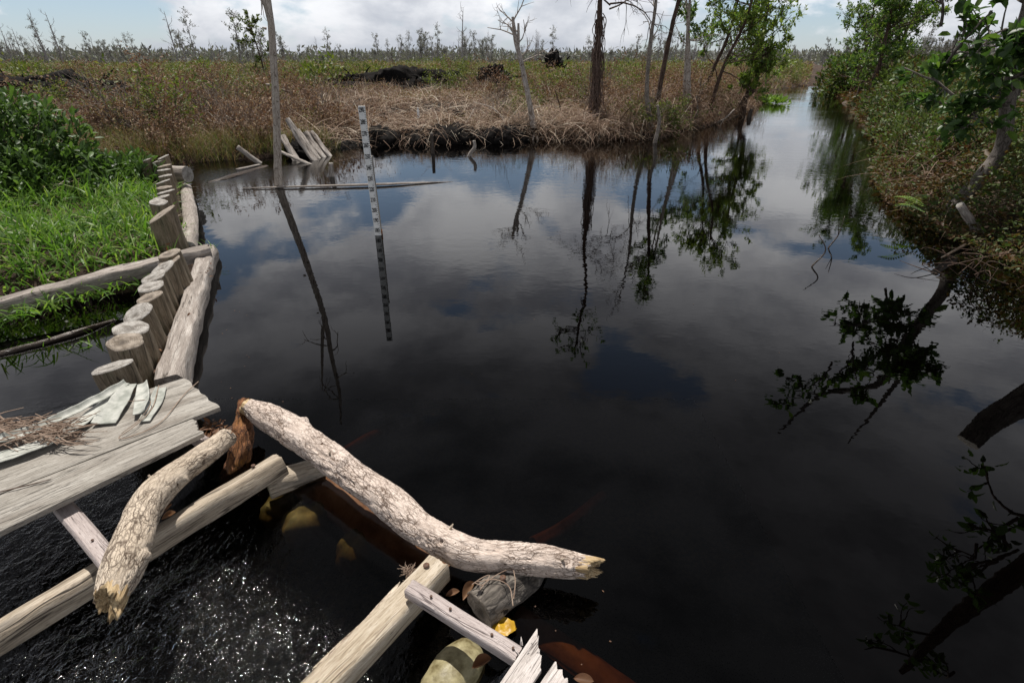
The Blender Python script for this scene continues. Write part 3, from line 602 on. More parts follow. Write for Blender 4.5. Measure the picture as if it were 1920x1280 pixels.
path = [(466, 762, 36, .19), (500, 779, 62, .185), (545, 806, 70, .18), (600, 845, 68, .17), (660, 890, 68, .16), (715, 930, 76, .15), (765, 972, 78, .14), (820, 1010, 74, .13), (880, 1036, 72, .125), (950, 1044, 70, .12), (1020, 1050, 68, .115), (1075, 1058, 58, .11), (1100, 1062, 50, .11)]
P = [G(a, c, z) for a, c, w, z in path]; R = [pxr(p, q[2])*.80 for p, q in zip(P, path)]
mb = MB(); V = tube(mb, P, R, 72, 420, flaky(3.3, .058, ((.72, .2, .018, .25), (1.28, .6, .02, .28), (1.28, .6, .009, -.5), (.35, -.9, .02, .3), (.25, -1.6, .02, .25), (1.72, .9, .012, .3))), (False, False))
broken(t, V, 1, .06, MW_SPLIT, 4.4); broken(t, V, 0, .03, MW_SPLIT, 8.8); part('bark', mb, MB_LOG, t)
for ii, jj in ((150, 4), (300, 66), (398, 6), (40, 40)):
    mb = MB(); p = V[ii][jj % 72]; c = V[ii].mean(0); d = unit(p-c); tube(mb, [p-d*.006, p+d*.008+[.004, .002, 0], p+d*.017+[.008, .002, .002]], [.006, .005, .002], 7, 6); part('twig_stub', mb, MB_BR, t)
t = thing('driftwood_branch', 'shorter bark-covered branch with yellow broken end leaning across the beam', 'branch', G(290, 960, .1))
path = [(208, 1118, 62, .24), (228, 1070, 84, .24), (246, 1020, 82, .235), (262, 975, 72, .23), (284, 935, 70, .23), (322, 898, 60, .225), (362, 868, 50, .22), (398, 842, 46, .21), (425, 820, 42, .19)]
P = [G(a, c, z) for a, c, w, z in path]; R = [pxr(p, q[2])*.86 for p, q in zip(P, path)]
mb = MB(); V = tube(mb, P, R, 60, 260, flaky(7.1, .045, ((.12, 1.4, .016, .35), (.55, 1.6, .012, .3), (.7, 1.3, .02, .2))), (False, False)); broken(t, V, 0, .065, MW_SPLIT, 2.2); broken(t, V, 1, .02, MB_RUST, 6.1); part('bark', mb, MB_BR, t)
mb = MB(); p = G(290, 905, .25); tube(mb, [p, p+[-.02, .01, .03]], [.006, .004], 8, 4); part('twig_stub', mb, MB_BR, t)
t = log('rusty_log', 'wet rust-brown rotten log standing in the water beside the driftwood', [G(458, 752, .16), G(456, 800, .10), G(450, 850, .02), G(440, 900, -.12), G(430, 960, -.4)], [.03, .042, .052, .055, .055], MB_RUST, seg=40, n=120, amp=.3, ss=14, cut=None)

# spillway timbers
t = thing('squared_beam', 'long grey-brown squared beam running from the lower left to the weir', 'beam', G(280, 1030, 0))
a_, b_ = G(-90, 1252, .06), G(527, 868, .10); mb = MB(); d, sx, uz, L = slab(mb, a_, b_, .088, .085, up=(-.25, .12, 1), n=120, m=20, seed=4, rnd=.35, warp=.006, jag1=.012); part('timber', mb, MW_BEAM, t)
nail(t, b_-d*.10+uz*.043-sx*.02, .008, .009)
t = thing('cut_log_stub', 'short sawn log with mossy end beside the tip of the squared beam', 'log', G(548, 890, 0))
mb = MB(); V = tube(mb, [G(503, 912, .02), G(545, 897, .02), G(604, 879, .0)], [.054, .058, .05], 36, 40, lump(4, .008, 1.2, 6), (True, True)); sh_ = part('shaft', mb, MW_BEAM, t); ends(sh_, V, M_MOSSRING, (0,))
t = thing('half_log_beam', 'pale yellowish half-log beam with rounded end in the bottom foreground', 'beam', G(720, 1180, 0))
a_, b_ = G(560, 1338, .10), G(824, 1064, .10); mb = MB(); d, sx, uz, L = slab(mb, a_, b_, .105, .085, n=90, m=20, seed=8, rnd=.30, warp=.006, jag1=.01, taper=.06); part('timber', mb, MW_BEAM2, t)
mb = MB(); slab(mb, a_+sx*-.05+uz*.0+d*.1, b_-d*.14-sx*.052, .025, .055, n=60, m=8, seed=13, rnd=.5, warp=.012, jag0=.02, jag1=.03); part('bark_strip', mb, MB_BR, t)
nail(t, b_-d*.045+uz*.041-sx*.015, .006, .011, name='bolt')
mb = MB(); c = b_-d*.085-sx*.055+uz*.03
for k in range(70):
    dd = rg.normal(size=3)*A(.012, .012, .008); tube(mb, [c+dd*.3, c+dd*.8+rg.normal(0, .005, 3), c+dd*1.3+rg.normal(0, .006, 3)], [.0012, .0012, .0006], 4, 4)
o = part('fibre_tuft', mb, M_TWIG, t, kind='stuff')
t = thing('nailed_batten', 'narrow pinkish-grey batten nailed across the half-log beam', 'batten', G(860, 1160, .1))
a_, b_ = G(768, 1103, .175), G(972, 1232, .175); mb = MB(); d, sx, uz, L = slab(mb, a_, b_, .047, .042, n=50, m=10, seed=6, rnd=.12, warp=.0015, jag0=.004, jag1=.004); bd_ = part('board', mb, MW_BATTEN, t)
for f, bd in ((.22, (.004, .006)), (.40, (.012, -.004)), (.78, (-.002, .008)), (.955, (.004, .002))): nail(bd_, a_+d*L*f+uz*.021, .005, .0045, (bd[0]*.2, bd[1]*.2))
t = thing('splintered_planks', 'pair of bleached planks with splintered tips at the bottom edge', 'plank', G(1000, 1260, .1))
mb = MB(); e0, e1 = G(925, 1345, .20), G(1010, 1218, .20); slab(mb, e0, e1, .072, .020, n=60, m=24, jag1=.014, seed=21, rnd=.05, warp=.003, skew1=-.048); part('plank', mb, MW_PALE, t)
mb = MB(); e0, e1 = G(985, 1362, .197), G(1052, 1262, .197); slab(mb, e0, e1, .058, .020, n=60, m=20, jag1=.012, seed=25, rnd=.05, warp=.003, skew1=-.014); part('plank', mb, MW_PALE, t)
mb = MB()
for k in range(16):
    p = G(rg.uniform(965, 1010), rg.uniform(1205, 1250), .2); tube(mb, [p, p+A(rg.normal(0, .008), rg.uniform(0, .02), rg.uniform(0, .02))], [.0025, .0006], 5, 3)
part('splinters', mb, MW_PALE, t, kind='stuff')
t = thing('dark_log_stub', 'short dark charred-looking log with a nail under the end of the driftwood branch', 'log', G(940, 1110, 0))
mb = MB(); V = tube(mb, [G(898, 1140, .045), G(925, 1118, .045), G(985, 1075, .03), G(1010, 1050, -.02)], [.060, .064, .060, .055], 36, 46, lump(9, .012, 1.3, 7), (True, True)); part('shaft', mb, bark_mat('patchy_dark_wood', (.035, .03, .025), (.24, .21, .18), (.012, .01, .01), .35), t); ends(KIDS[t][0], V, M_RINGD, (0,))
nail(t, G(943, 1084, .115), .004, .011)
mb = MB()
for k, pts in enumerate(([(895, 1090), (930, 1086), (955, 1100), (962, 1135)], [(962, 1062), (966, 1090), (963, 1122)], [(900, 1105), (915, 1088), (950, 1068), (985, 1062)], [(885, 1095), (905, 1082), (918, 1078), (906, 1096), (890, 1092)])):
    tube(mb, [G(a, c, .122) for a, c in pts], [.0016]*len(pts), 5, 24)
part('root_strands', mb, M_TWIG, t, kind='stuff')

# sacks, sunken timber, litter round the spillway
def blob(name, label, cat, c, ax, mat, seed, amp=.12, rot=0.0):
    mb = MB(); nu, nv = 28, 18; th = np.linspace(0, 2*math.pi, nu, endpoint=False); ph = np.linspace(0, math.pi, nv); TH_, PH = np.meshgrid(th, ph, indexing='ij')
    d = np.stack([np.sin(PH)*np.cos(TH_), np.sin(PH)*np.sin(TH_), np.cos(PH)], -1); d = np.sign(d)*np.abs(d)**.8; r = 1+amp*fbm(d*1.6+seed, 3); V = d*r[..., None]*A(*ax)
    cr, sr = math.cos(rot), math.sin(rot); V = np.stack([V[..., 0]*cr-V[..., 1]*sr, V[..., 0]*sr+V[..., 1]*cr, V[..., 2]], -1)+A(*c)
    Q = []
    for i in range(nu):
        for j in range(nv-1): i2 = (i+1) % nu; Q.append((i*nv+j, i*nv+j+1, i2*nv+j+1, i2*nv+j))
    mb.add(V.reshape(-1, 3), Q); return solo(name, mb, mat, label, cat, c)
blob('sandbag', 'wet yellowish woven sandbag beside the bottom batten', 'sandbag', G(850, 1266, -.03), (.115, .07, .07), M_SACK, 2.0, .07, .9)
blob('sandbag', 'large green sunken sack under the running water', 'sandbag', G(578, 985, -.16), (.115, .08, .09), M_SUBGREEN, 5.0, .2, .4)
blob('sandbag', 'small dark green sunken sack near the cut log stub', 'sandbag', G(525, 955, -.15), (.085, .06, .075), M_SUBGREEN, 9.0, .2, 1.2)
blob('sandbag', 'olive sunken sack below the middle of the driftwood branch', 'sandbag', G(675, 1030, -.17), (.10, .07, .085), M_SUBGREEN, 12.0, .2, .9)
log('sill_log', 'reddish sunken sill log seen through the water under the driftwood', [G(570, 905, -.11), G(680, 975, -.115), G(850, 1078, -.11)], [.075, .08, .075], M_SUBRED, amp=.2, ss=6, cut=None)
log('sunken_plank', 'red-brown sunken timber under the water at the bottom centre', [G(965, 1155, -.135), G(1060, 1220, -.16), G(1200, 1320, -.19)], [.05, .05, .05], M_SUBRED, amp=.25, cut=None, squash=.5, cat='timber')
log('sunken_branch', 'faint reddish sunken branch in the dark water above the driftwood', [G(640, 850, -.19), G(700, 815, -.19), G(790, 780, -.24)], [.025, .025, .02], M_SUBRED, amp=.3, cut=None, cat='branch')
log('sunken_branch', 'faint reddish sunken branch right of the driftwood tip', [G(1000, 1020, -.20), G(1060, 985, -.23), G(1130, 930, -.30)], [.03, .03, .025], M_SUBRED, amp=.3, cut=None, cat='branch')
t = thing('yellow_scrap', 'torn yellow plastic scrap by the dark log stub', 'plastic', G(945, 1178, .01))
mb = MB(); gxx, gyy = np.meshgrid(np.linspace(-1, 1, 9), np.linspace(-1, 1, 7), indexing='ij'); c0 = G(945, 1175, .015); e1_ = G(985, 1150, .015)-c0; e2_ = G(965, 1195, .015)-c0
Vs = c0+gxx[..., None]*e1_*.5*(1-.4*np.abs(gyy[..., None]))+gyy[..., None]*e2_*.6; Vs[..., 2] += .012*fbm(np.stack([gxx*1.7, gyy*1.7, gxx*0+2], -1), 2); mb.add(Vs.reshape(-1, 3), grid_faces(9, 7)); part('sheet', mb, M_YELLOW, t)
def dry_leaf(p, L_, az, label, curl=.5, up=.25):
    mb = MB(); n, m_ = 9, 7; uu, vv = np.meshgrid(np.linspace(0, 1, n), np.linspace(-1, 1, m_), indexing='ij'); wd = np.sin(uu*math.pi)**.75*.26+.004
    x_ = uu*L_; y_ = vv*wd*L_; z_ = L_*curl*(vv**2*wd*1.3+.35*(uu-.5)**2)+.03*L_*pn(np.stack([uu*4, vv*2, uu*0+p[0]*9], -1))
    c, s = math.cos(az), math.sin(az); V = np.stack([c*x_-s*y_, s*x_+c*y_, z_+up*x_], -1)+A(*p); mb.add(V.reshape(-1, 3), grid_faces(n, m_), None, None, rg.uniform(.2, .9)); return solo('dry_leaf', mb, L_DRY, label, 'leaf', tuple(p))
dry_leaf(G(885, 1255, .075), .06, .35, 'curled brown leaf on the yellowish sandbag', 1.4)
dry_leaf(G(868, 1128, .05), .06, .95, 'upright pinkish dry leaf against the dark log stub', 1.4, .5)
dry_leaf(G(835, 1118, .03), .05, .2, 'orange dry leaf beside the tip of the half-log beam', .7)
dry_leaf(G(296, 968, .165), .055, .9, 'curled reddish leaf lying between the short branch and beam', 1.2)
dry_leaf(G(303, 975, .162), .05, .5, 'second curled leaf tucked beside the short branch', 1.0)
dry_leaf(G(1075, 1272, .03), .06, -.3, 'orange-brown leaf in the water by the splintered planks', .6)
P_, D_ = [], []
def litter(cx, cy, sx, sy, z0, z1, n, sc=.02):
    out = []
    for k in range(n): out.append(G(cx+rg.normal()*sx, cy+rg.normal()*sy, rg.uniform(z0, z1)))
    return np.array(out)
LP = np.vstack([litter(398, 815, 12, 9, .18, .24, 45), litter(408, 800, 10, 8, .16, .22, 25)]+[litter(296+k*9.2, 690-k*20, 7, 8, .06, .13, 16) for k in range(11)]+[litter(320+k*1.5, 450-k*16, 7, 7, .16, .24, 10) for k in range(9)])
mb = MB(); n = len(LP); leaves(mb, LP, rg.normal(size=(n, 3))*A(1, 1, .4), rg.normal(size=(n, 3))*.6+A(0, 0, 1), rg.uniform(.02, .05, n), rg.uniform(.008, .02, n), rg.uniform(0, 1, n), fine=True)
setting('leaf_litter', mb, L_DRY, 'stuff', 'brown leaf litter caught between the dam posts, logs and debris', 'leaves')
# a little drift on the black water
n = 36; px_ = np.concatenate([rg.uniform(400, 480, 14), rg.uniform(420, 1500, 16), rg.uniform(1000, 1200, 6)]); py_ = np.concatenate([rg.uniform(480, 740, 14), rg.uniform(430, 800, 16), rg.uniform(1100, 1250, 6)]); LP = np.array([G(a, c, .003) for a, c in zip(px_, py_)])
mb = MB(); leaves(mb, LP, rg.normal(size=(n, 3))*A(1, 1, 0), np.tile(A(0, 0, 1.), (n, 1)), rg.uniform(.005, .012, n), rg.uniform(.003, .006, n), rg.uniform(0, .3, n), fold=.02); setting('floating_litter', mb, L_DRY, 'stuff', 'specks of leaf litter floating on the dark water', 'leaves')

# ------------------------------------------------------------------ staff gauge and things standing in the canal
base = G(709, 441, 0); top = Y(677.5, 199, base[1]-.02); base[2] = 0
t = thing('water_gauge', 'white numbered water level gauge standing in the canal', 'gauge', base)
ax = unit(top-base); L = np.linalg.norm(top-base); sxv = unit(A(1, .12, 0)); sxv = unit(sxv-ax*np.dot(sxv, ax)); nv = np.cross(sxv, ax)     # nv faces the camera
WHITE = plain_mat('enamel_white', (.66, .66, .64), (.80, .80, .79), 30, .5, .1); BLACK = plain_mat('black_paint', (.012, .012, .014), (.03, .03, .032), 30, .6, .1)
mb = MB(); slab(mb, base-ax*.6+nv*.0, top, .066, .016, up=nv, n=30, m=8, seed=1, rnd=.1, warp=.0008); sb_ = part('scale_board', mb, WHITE, t)
mb = MB(); slab(mb, base-ax*.8-nv*.034+sxv*.018, base+ax*.80-nv*.034+sxv*.016, .05, .048, up=nv, n=30, m=8, seed=3, rnd=.15, warp=.002, jag1=.004); bs2 = part('backing_stake', mb, MW_PLANK, t)
mb = MB(); slab(mb, base-ax*.3-nv*.034+sxv*.018, base+ax*.055-nv*.034+sxv*.018, .054, .054, up=nv, n=8, m=6, seed=3, rnd=.15, warp=.001); part('wet_foot', mb, MB_RUST, bs2)
def flat(mb, p, a, c, w, h):
    mb.add([p, p+a*w, p+a*w+c*h, p+c*h], [(0, 1, 2, 3)])
num_meshes = {}
def numeral(txt):
    cu = bpy.data.curves.new('n', 'FONT'); cu.body = txt; cu.size = .075; cu.align_x = 'CENTER'; cu.align_y = 'CENTER'; cu.offset = .0022; cu.resolution_u = 3
    tmp = bpy.data.objects.new('n', cu); COL.objects.link(tmp); bpy.context.view_layer.update()
    me = bpy.data.meshes.new_from_object(tmp.evaluated_get(bpy.context.evaluated_depsgraph_get())); bpy.data.objects.remove(tmp); bpy.data.curves.remove(cu); return me
from mathutils import Matrix
for k in range(12):
    val = 180+10*k; s = .055+.1*k*(L-.09)/1.1; me = numeral(str(val)); me.name = 'numeral'; me.materials.clear(); me.materials.append(BLACK)
    co = np.zeros(len(me.vertices)*3, np.float32); me.vertices.foreach_get('co', co); co = co.reshape(-1, 3); co[:, 0] *= .046/max(1e-6, np.ptp(co[:, 0])); co[:, 1] *= .80
    Wd = base+ax*s+nv*.0105; V = co[:, :1]*sxv+co[:, 1:2]*ax+Wd-base-sxv*.004; me.vertices.foreach_set('co', V.astype(np.float32).ravel()); me.update()
    o = bpy.data.objects.new('numeral', me); COL.objects.link(o); o.parent = sb_
mb = MB()
for k in range(62):
    s = .02+k*.02
    if s < L-.01: flat(mb, base+ax*s+sxv*(.031-(.022 if k % 5 == 0 else .010))+nv*.0100, sxv, ax, (.022 if k % 5 == 0 else .010), .0045)
part('tick_marks', mb, BLACK, sb_, smooth=False, kind='stuff')

def stake(name, label, P, R, mat, seg=12, n=24, amp=.15, cat='stake', cmat=M_RING, cut=(1,)):
    return log(name, label, P, R, mat, seg, n, amp, 3, cut, cmat, 1.0, cat)
rg = np.random.default_rng(8)
stake('leaning_stake', 'pale topped stake leaning left at the bank foot', [G(487, 308, -.05)+A(.25, 0, -.2), G(485, 305, 0), Y(445, 276, 10.0)], [.045, .045, .04], MW_STAKE)
for (bx, by, tx, ty, w, lab) in ((556, 301, 529, 256, 13, 'split grey stake leaning behind the tall dead pole'), (588, 300, 539, 224, 12, 'tallest of the stakes leaning against the dark bank'), (596, 296, 558, 245, 10, 'pale slim stake right behind the tallest leaning stake'),
                              (605, 294, 574, 249, 11, 'third stake of the leaning group, splintered top'), (617, 292, 584, 248, 10, 'rightmost stake leaning on the dark bank'), (575, 306, 527, 285, 6, 'low thin stake near the water behind the pole')):
    bp = G(bx, by, 0); tp = Y(tx, ty, bp[1]+.35); r = w/2/F_PX*bp[1]*.95; stake('leaning_stake', lab, [bp-(tp-bp)*.25, bp, tp], [r*1.05, r, r*.9], MW_STAKE, 12, 30, .28)
p = G(622, 331, 0); stake('stake_stub', 'short sunlit stub with rusty foot poking out of the water', [p-[0, 0, .3], p, Y(621, 306, p[1])], [.04, .04, .036], MW_STAKE)
p = G(812, 288, 0); stake('thin_stake', 'thin dark stake upright at the straw bank', [p-[0, 0, .3], p, Y(809, 250, p[1])], [.04, .036, .03], MW_WET)
p = G(880, 293, 0); stake('bent_stake', 'small dark kinked stake with a white top in the open water', [p-[0, 0, .25], p, Y(890, 277, p[1]), Y(889, 264, p[1])], [.035, .035, .035, .028], MW_STAKE)
p = G(1395, 232, 0)
t = log('floating_pole', 'long thin pole floating in front of the gauge and dead tree', [G(455, 353, .01), G(560, 350, .02), G(700, 346, .025), G(780, 343, .015), G(850, 341, .0)], [.008, .018, .026, .018, .004], MW_LOG, 12, 60, .2, 4, None, None, .7, 'pole')
log('floating_pole', 'thin whitish pole drifting at the inlet by the dam', [G(444, 318, .01), G(486, 309, .015)], [.03, .025], MW_STAKE, 8, 12, .2, 4, None, None, .6, 'pole')
log('dark_sunken_log', 'dark wet log awash in the ripples of the inlet', [G(390, 345, -.02), G(440, 330, .0), G(500, 313, -.02)], [.04, .06, .05], MW_WET, 12, 30, .3, 4, None, None, .6)

# ------------------------------------------------------------------ woody plants
class Plant:
    def __init__(s, seed): s.rg = np.random.default_rng(seed); s.tr = MB(); s.br = MB(); s.lf = MB(); s.tips = []; s.tipd = []
    def stem(s, P, R, seg=14, n=40, amp=.12): return tube(s.tr, P, R, seg, n, lump(s.rg.uniform(0, 90), float(np.mean(R))*amp, 1.2, 4), (False, True))
    def limb(s, p, d, L, r, depth, wob=.25, lift=.1, kids=3, seg=6, keep=.5):
        n = 5; P = [p]; dd = unit(d)
        for k in range(n): dd = unit(dd+s.rg.normal(0, wob, 3)+A(0, 0, lift)); P.append(P[-1]+dd*L/n)
        tube(s.br, P, np.linspace(r, r*.35, n+1), seg, n+1, None, (False, True))
        if depth > 0:
            for k in range(kids):
                f = s.rg.uniform(.3, 1.0); i = int(f*n); q = P[i]; nd = unit(P[min(i+1, n)]-P[max(i-1, 0)])+s.rg.normal(0, .75, 3); s.limb(q, nd, L*s.rg.uniform(.35, .65), r*.5, depth-1, wob, lift, kids, max(4, seg-1))
        else:
            s.tips += P[2:]; s.tipd += [dd]*len(P[2:])
    def rosettes(s, per=7, L=.11, Wf=.38, every=1.0, tint=(.2, .9), fine=True, up=.35, jit=.03):
        P = np.array(s.tips); D = np.array(s.tipd); k = s.rg.random(len(P)) < every; P, D = P[k], D[k]; n = len(P)*per
        P2 = np.repeat(P, per, 0)+s.rg.normal(0, jit, (n, 3)); d = unit(np.repeat(D, per, 0)*.5+s.rg.normal(0, .75, (n, 3))+A(0, 0, up)); nn = unit(s.rg.normal(0, .5, (n, 3))+A(0, 0, 1))
        ln = L*s.rg.uniform(.6, 1.2, n); tt = s.rg.uniform(*tint, n)
        leaves(s.lf, P2, d, nn, ln, ln*Wf, tt, fine=fine)
    def build(s, name, label, cat, loc, bark, leaf, group=None, extra=None):
        t = thing(name, label, cat, loc, group)
        if s.tr.n: part('trunk', s.tr, bark, t)
        if s.br.n: part('branches', s.br, bark, t, kind='stuff')
        if s.lf.n: part('crown', s.lf, leaf, t, smooth=False)
        return t

# tall dead pole in the water (its fork is above the picture and shows in the reflection)
pl = Plant(1); b0 = G(523, 351, 0); yb = b0[1]
pl.stem([b0-[0, 0, .6], b0, Y(518, 200, yb), Y(511, 90, yb), Y(505, 20, yb), A(-3.09, yb, 2.9), A(-3.07, yb, 3.6), A(-3.14, yb, 4.25)], [.06, .056, .048, .044, .04, .034, .026, .012], 20, 120, .16)
fk = Y(506, 30, yb); tube(pl.tr, [fk-[0, 0, .12], Y(498, 8, yb), Y(487, -12, yb), A(-3.27, yb, 2.95), A(-3.36, yb, 3.5)], [.04, .035, .03, .022, .008], 12, 40)
for k in range(7): pl.limb(A(-3.09+pl.rg.normal()*.02, yb, pl.rg.uniform(2.4, 4.0)), A(pl.rg.normal(), .3*pl.rg.normal(), -.1), .45, .012, 1, .35, -.12, 2)
t = pl.build('dead_pole_tree', 'tall bare grey dead trunk standing in the water left of the gauge', 'dead tree', b0, MB_SILVER, None)
for z_, sd in ((.95, 1), (1.35, -1), (1.7, 1), (1.15, 1), (2.0, -1)): p = b0+A(.150*z_+.045*sd, -.025, z_); mb = MB(); tube(mb, [p, p+A(.035*sd, -.03, .012)], [.016, .008], 7, 3); part('branch_stub', mb, MB_SILVER, t)

# pale dead tree on the bank
pl = Plant(2); b0 = G(1003, 258, .02); yb = b0[1]; Pp = [b0-[0, 0, .2], b0, Y(994, 200, yb), Y(978, 120, yb), Y(968, 80, yb), Y(961, 32, yb)]; pl.stem(Pp, [.09, .085, .062, .055, .05, .03], 14, 70)
tube(pl.tr, [Y(971, 92, yb), Y(972, 66, yb), Y(972, 44, yb)], [.04, .032, .022], 8, 14)
for a, c, L_ in ((965, 45, .6), (972, 75, 1.0), (968, 90, .8), (978, 118, .9), (972, 60, .7), (970, 84, .5), (976, 108, .6)):
    pl.limb(Y(a, c, yb), A(pl.rg.choice([-.7, .9, 1.1]), pl.rg.normal()*.5, .75), L_*.75, .018, 2, .22, .05, 3)
pl.limb(Y(962, 40, yb), A(.5, .1, .9), .8, .016, 1, .08, .05, 2)
t = pl.build('dead_tree', 'thin white dead tree with bare twigs at the bank edge', 'dead tree', b0, MB_WHITE, None)
for k in range(14): a = k/14*6.3; mb = MB(); tube(mb, [b0+A(0, 0, .14), b0+A(math.cos(a)*.16, math.sin(a)*.16, .05), b0+A(math.cos(a)*.34, math.sin(a)*.34, -.06)], [.035, .026, .012], 6, 8); part('root', mb, MB_WHITE, t)

# vine-draped trunk
pl = Plant(3); b0 = G(1118, 246, .05); yb = b0[1]; top_ = [Y(1116, 200, yb), Y(1121, 120, yb), Y(1124, 40, yb), Y(1127, -20, yb), A(2.15, yb, 4.3), A(2.0, yb-.2, 5.3), A(1.9, yb-.3, 6.1)]
pl.stem([b0-[0, 0, .2], b0]+top_, [.09, .08, .066, .06, .055, .05, .045, .035, .016], 14, 80, .2)
for k in range(9): pl.limb(A(2.25+pl.rg.normal()*.03, yb, pl.rg.uniform(2.6, 3.3)), A(pl.rg.choice([-1, 1])*pl.rg.uniform(.6, 1), pl.rg.normal()*.6, .3), pl.rg.uniform(.8, 1.5), .02, 2, .22, -.16, 3)
pl.tips = []; pl.tipd = []
for k in range(12): pl.limb(A(1.98+pl.rg.normal()*.05, yb-.2, pl.rg.uniform(4.2, 6.1)), pl.rg.normal(size=3)*A(1, 1, .3)+A(-.1, 0, .2), .7, .018, 1, .3, .05, 3)
pl.rosettes(5, .12, .4, .6, (.1, .6), False)
t = pl.build('vine_draped_tree', 'dark trunk wrapped in hanging reddish vines at the bank', 'tree', b0, MB_DARK, L_TREE); rv = pl.rg; VS = smooth_path(np.array([b0]+top_), 40)
mb = MB()
for k in range(170):
    z1 = rv.uniform(.25, 2.7); x1 = np.interp(z1, VS[:, 2], VS[:, 0]); a = rv.uniform(0, 6.3); r1 = .06+.03*rv.random(); a2 = a+rv.normal(0, .5); l = rv.uniform(.3, 1.0)
    sp_ = .12 if z1 > .9 else .35; c1 = A(x1, yb, z1)+A(math.cos(a), math.sin(a), 0)*r1; z2 = max(.02, z1-l); c3 = A(np.interp(z2, VS[:, 2], VS[:, 0]), yb, z2)+A(math.cos(a2), math.sin(a2), 0)*(r1+rv.random()*sp_*(1.2-z2*.3)); c2 = (c1+c3)/2+rv.normal(0, .05, 3)
    tube(mb, [c1, c2, c3], [.011, .009, .005], 4, 7)
part('vines', mb, M_VINE, t, kind='stuff')
mb = MB()
for k in range(120):
    a = rv.uniform(0, 6.3); r2 = rv.uniform(.3, 1.3); e = b0+A(math.cos(a)*r2*1.3, math.sin(a)*r2*.7, 0); e[2] = max(.0, .03); tube(mb, [b0+A(math.cos(a)*.1, math.sin(a)*.1, rv.uniform(.15, .5)), (b0+e)/2+A(0, 0, rv.uniform(.05, .25)), e], [.018, .015, .008], 5, 8)
part('roots', mb, M_TWIG, t, kind='stuff')

# trees along the left bank of the canal
def bank_tree(seed, label, base, pts, r0, bark, leaf=None, limbs=8, L=.9, per=7, lsz=.11, every=.8, tint=(.2, .9), zl=(.4, 1), depth=2, kids=3, group=None, name='bank_tree', lift=.12, out=None, r_end=.3, br=.016, fine=False):
    pl = Plant(seed); P = [base-A(0, 0, .3), base]+[np.asarray(p, float) for p in pts]; R = np.linspace(r0, r0*r_end, len(P)); R[0] = R[1] = r0
    pl.stem(P, R, 10, 50, .16); S = smooth_path(np.array(P[1:]), 60)
    for k in range(limbs):
        f = pl.rg.uniform(*zl); p = S[min(59, int(f*59))]; d = pl.rg.normal(size=3)*A(1, 1, .4)+A(0, 0, .5)
        if out is not None: d = d+A(*out)
        pl.limb(p, d, L*pl.rg.uniform(.6, 1.2)*(1.25-.5*f), br, depth, .24, lift, kids)
    if leaf is not None: pl.rosettes(per, lsz, .42, every, tint, fine)
    return pl.build(name, label, 'tree', base, bark, leaf, group)
b_ = G(1222, 244, .15); y_ = b_[1]
bank_tree(21, 'slender bare grey tree right of the vine-draped trunk', b_, [Y(1213, 180, y_), Y(1218, 90, y_), Y(1228, 20, y_), Y(1234, -60, y_), Y(1236, -160, y_)], .065, MB_TREE, None, 9, .9, depth=2, lift=.05)
b_ = G(1235, 245, .1); y_ = b_[1]+.6; b_[1] = y_
bank_tree(22, 'dark leaning leafy tree between two pale trunks', b_, [Y(1240, 150, y_), Y(1258, 60, y_), Y(1275, -10, y_), Y(1290, -80, y_), Y(1296, -160, y_)], .08, MB_DARK, L_TREE, 10, .9, 6, .11, .8, (.2, .9), (.6, 1), out=(-.2, 0, .2))
b_ = G(1283, 222, .15); y_ = b_[1]
bank_tree(23, 'pale twin-stemmed tree, left stem', b_, [Y(1284, 150, y_), Y(1289, 60, y_), Y(1287, 0, y_), Y(1290, -80, y_)], .06, MB_WHITE, L_TREE, 5, .7, 6, .11, .5, (.2, .8), (.6, 1))
b_ = G(1293, 224, .15); y_ = b_[1]
bank_tree(24, 'pale twin-stemmed tree, whiter right stem', b_, [Y(1291, 150, y_), Y(1292, 110, y_), Y(1291, 50, y_), Y(1294, -10, y_), Y(1300, -90, y_)], .075, MB_WHITE, L_TREE, 7, .9, 6, .11, .6, (.2, .8), (.45, 1))
b_ = G(1306, 226, .02); y_ = b_[1]
bank_tree(25, 'thin grey sapling with a crook at the water edge', b_, [Y(1310, 190, y_), Y(1315, 145, y_)], .045, MB_TREE, None, 4, .5, depth=1)
bank_tree(26, 'leafy green tree with broad crown over the canal corner', A(5.9, 17.3, .1), [A(5.95, 17.2, .9), A(6.1, 17.1, 1.7), A(6.4, 17, 2.6), A(6.5, 17, 3.6)], .075, MB_DARK, L_TREE, 24, 1.3, 7, .12, .7, (.45, 1.2), (.25, 1), 2, 3)
bank_tree(27, 'leafy green tree behind the corner tree, crown touching it', A(6.3, 19.2, .2), [A(6.4, 19.2, 1.2), A(6.7, 19.1, 2.2), A(6.8, 19, 3.2), A(7.0, 19, 4.2)], .08, MB_DARK, L_TREE, 20, 1.35, 7, .12, .65, (.4, 1.1), (.35, 1), 2, 3)
b_ = G(1392, 216, .0); y_ = b_[1]
bank_tree(28, 'bent dark tree rising out of the water at the corner', b_, [Y(1398, 185, y_), Y(1415, 165, y_), Y(1425, 110, y_), Y(1432, 60, y_), Y(1440, 5, y_), Y(1447, -40, y_)], .10, MB_DARK, L_TREE, 18, 1.0, 7, .12, .6, (.45, 1.2), (.4, 1), 2, 3, out=(.1, -.2, 0))
bank_tree(29, 'bright green low leafy tree leaning over the canal corner', G(1395, 214, .05)+A(-.2, .4, 0), [Y(1405, 170, y_), Y(1420, 140, y_), Y(1436, 110, y_)], .06, MB_DARK, L_TREE, 16, .8, 8, .13, .75, (.55, 1.2), (.2, 1), 2, 3, out=(.1, -.2, 0))
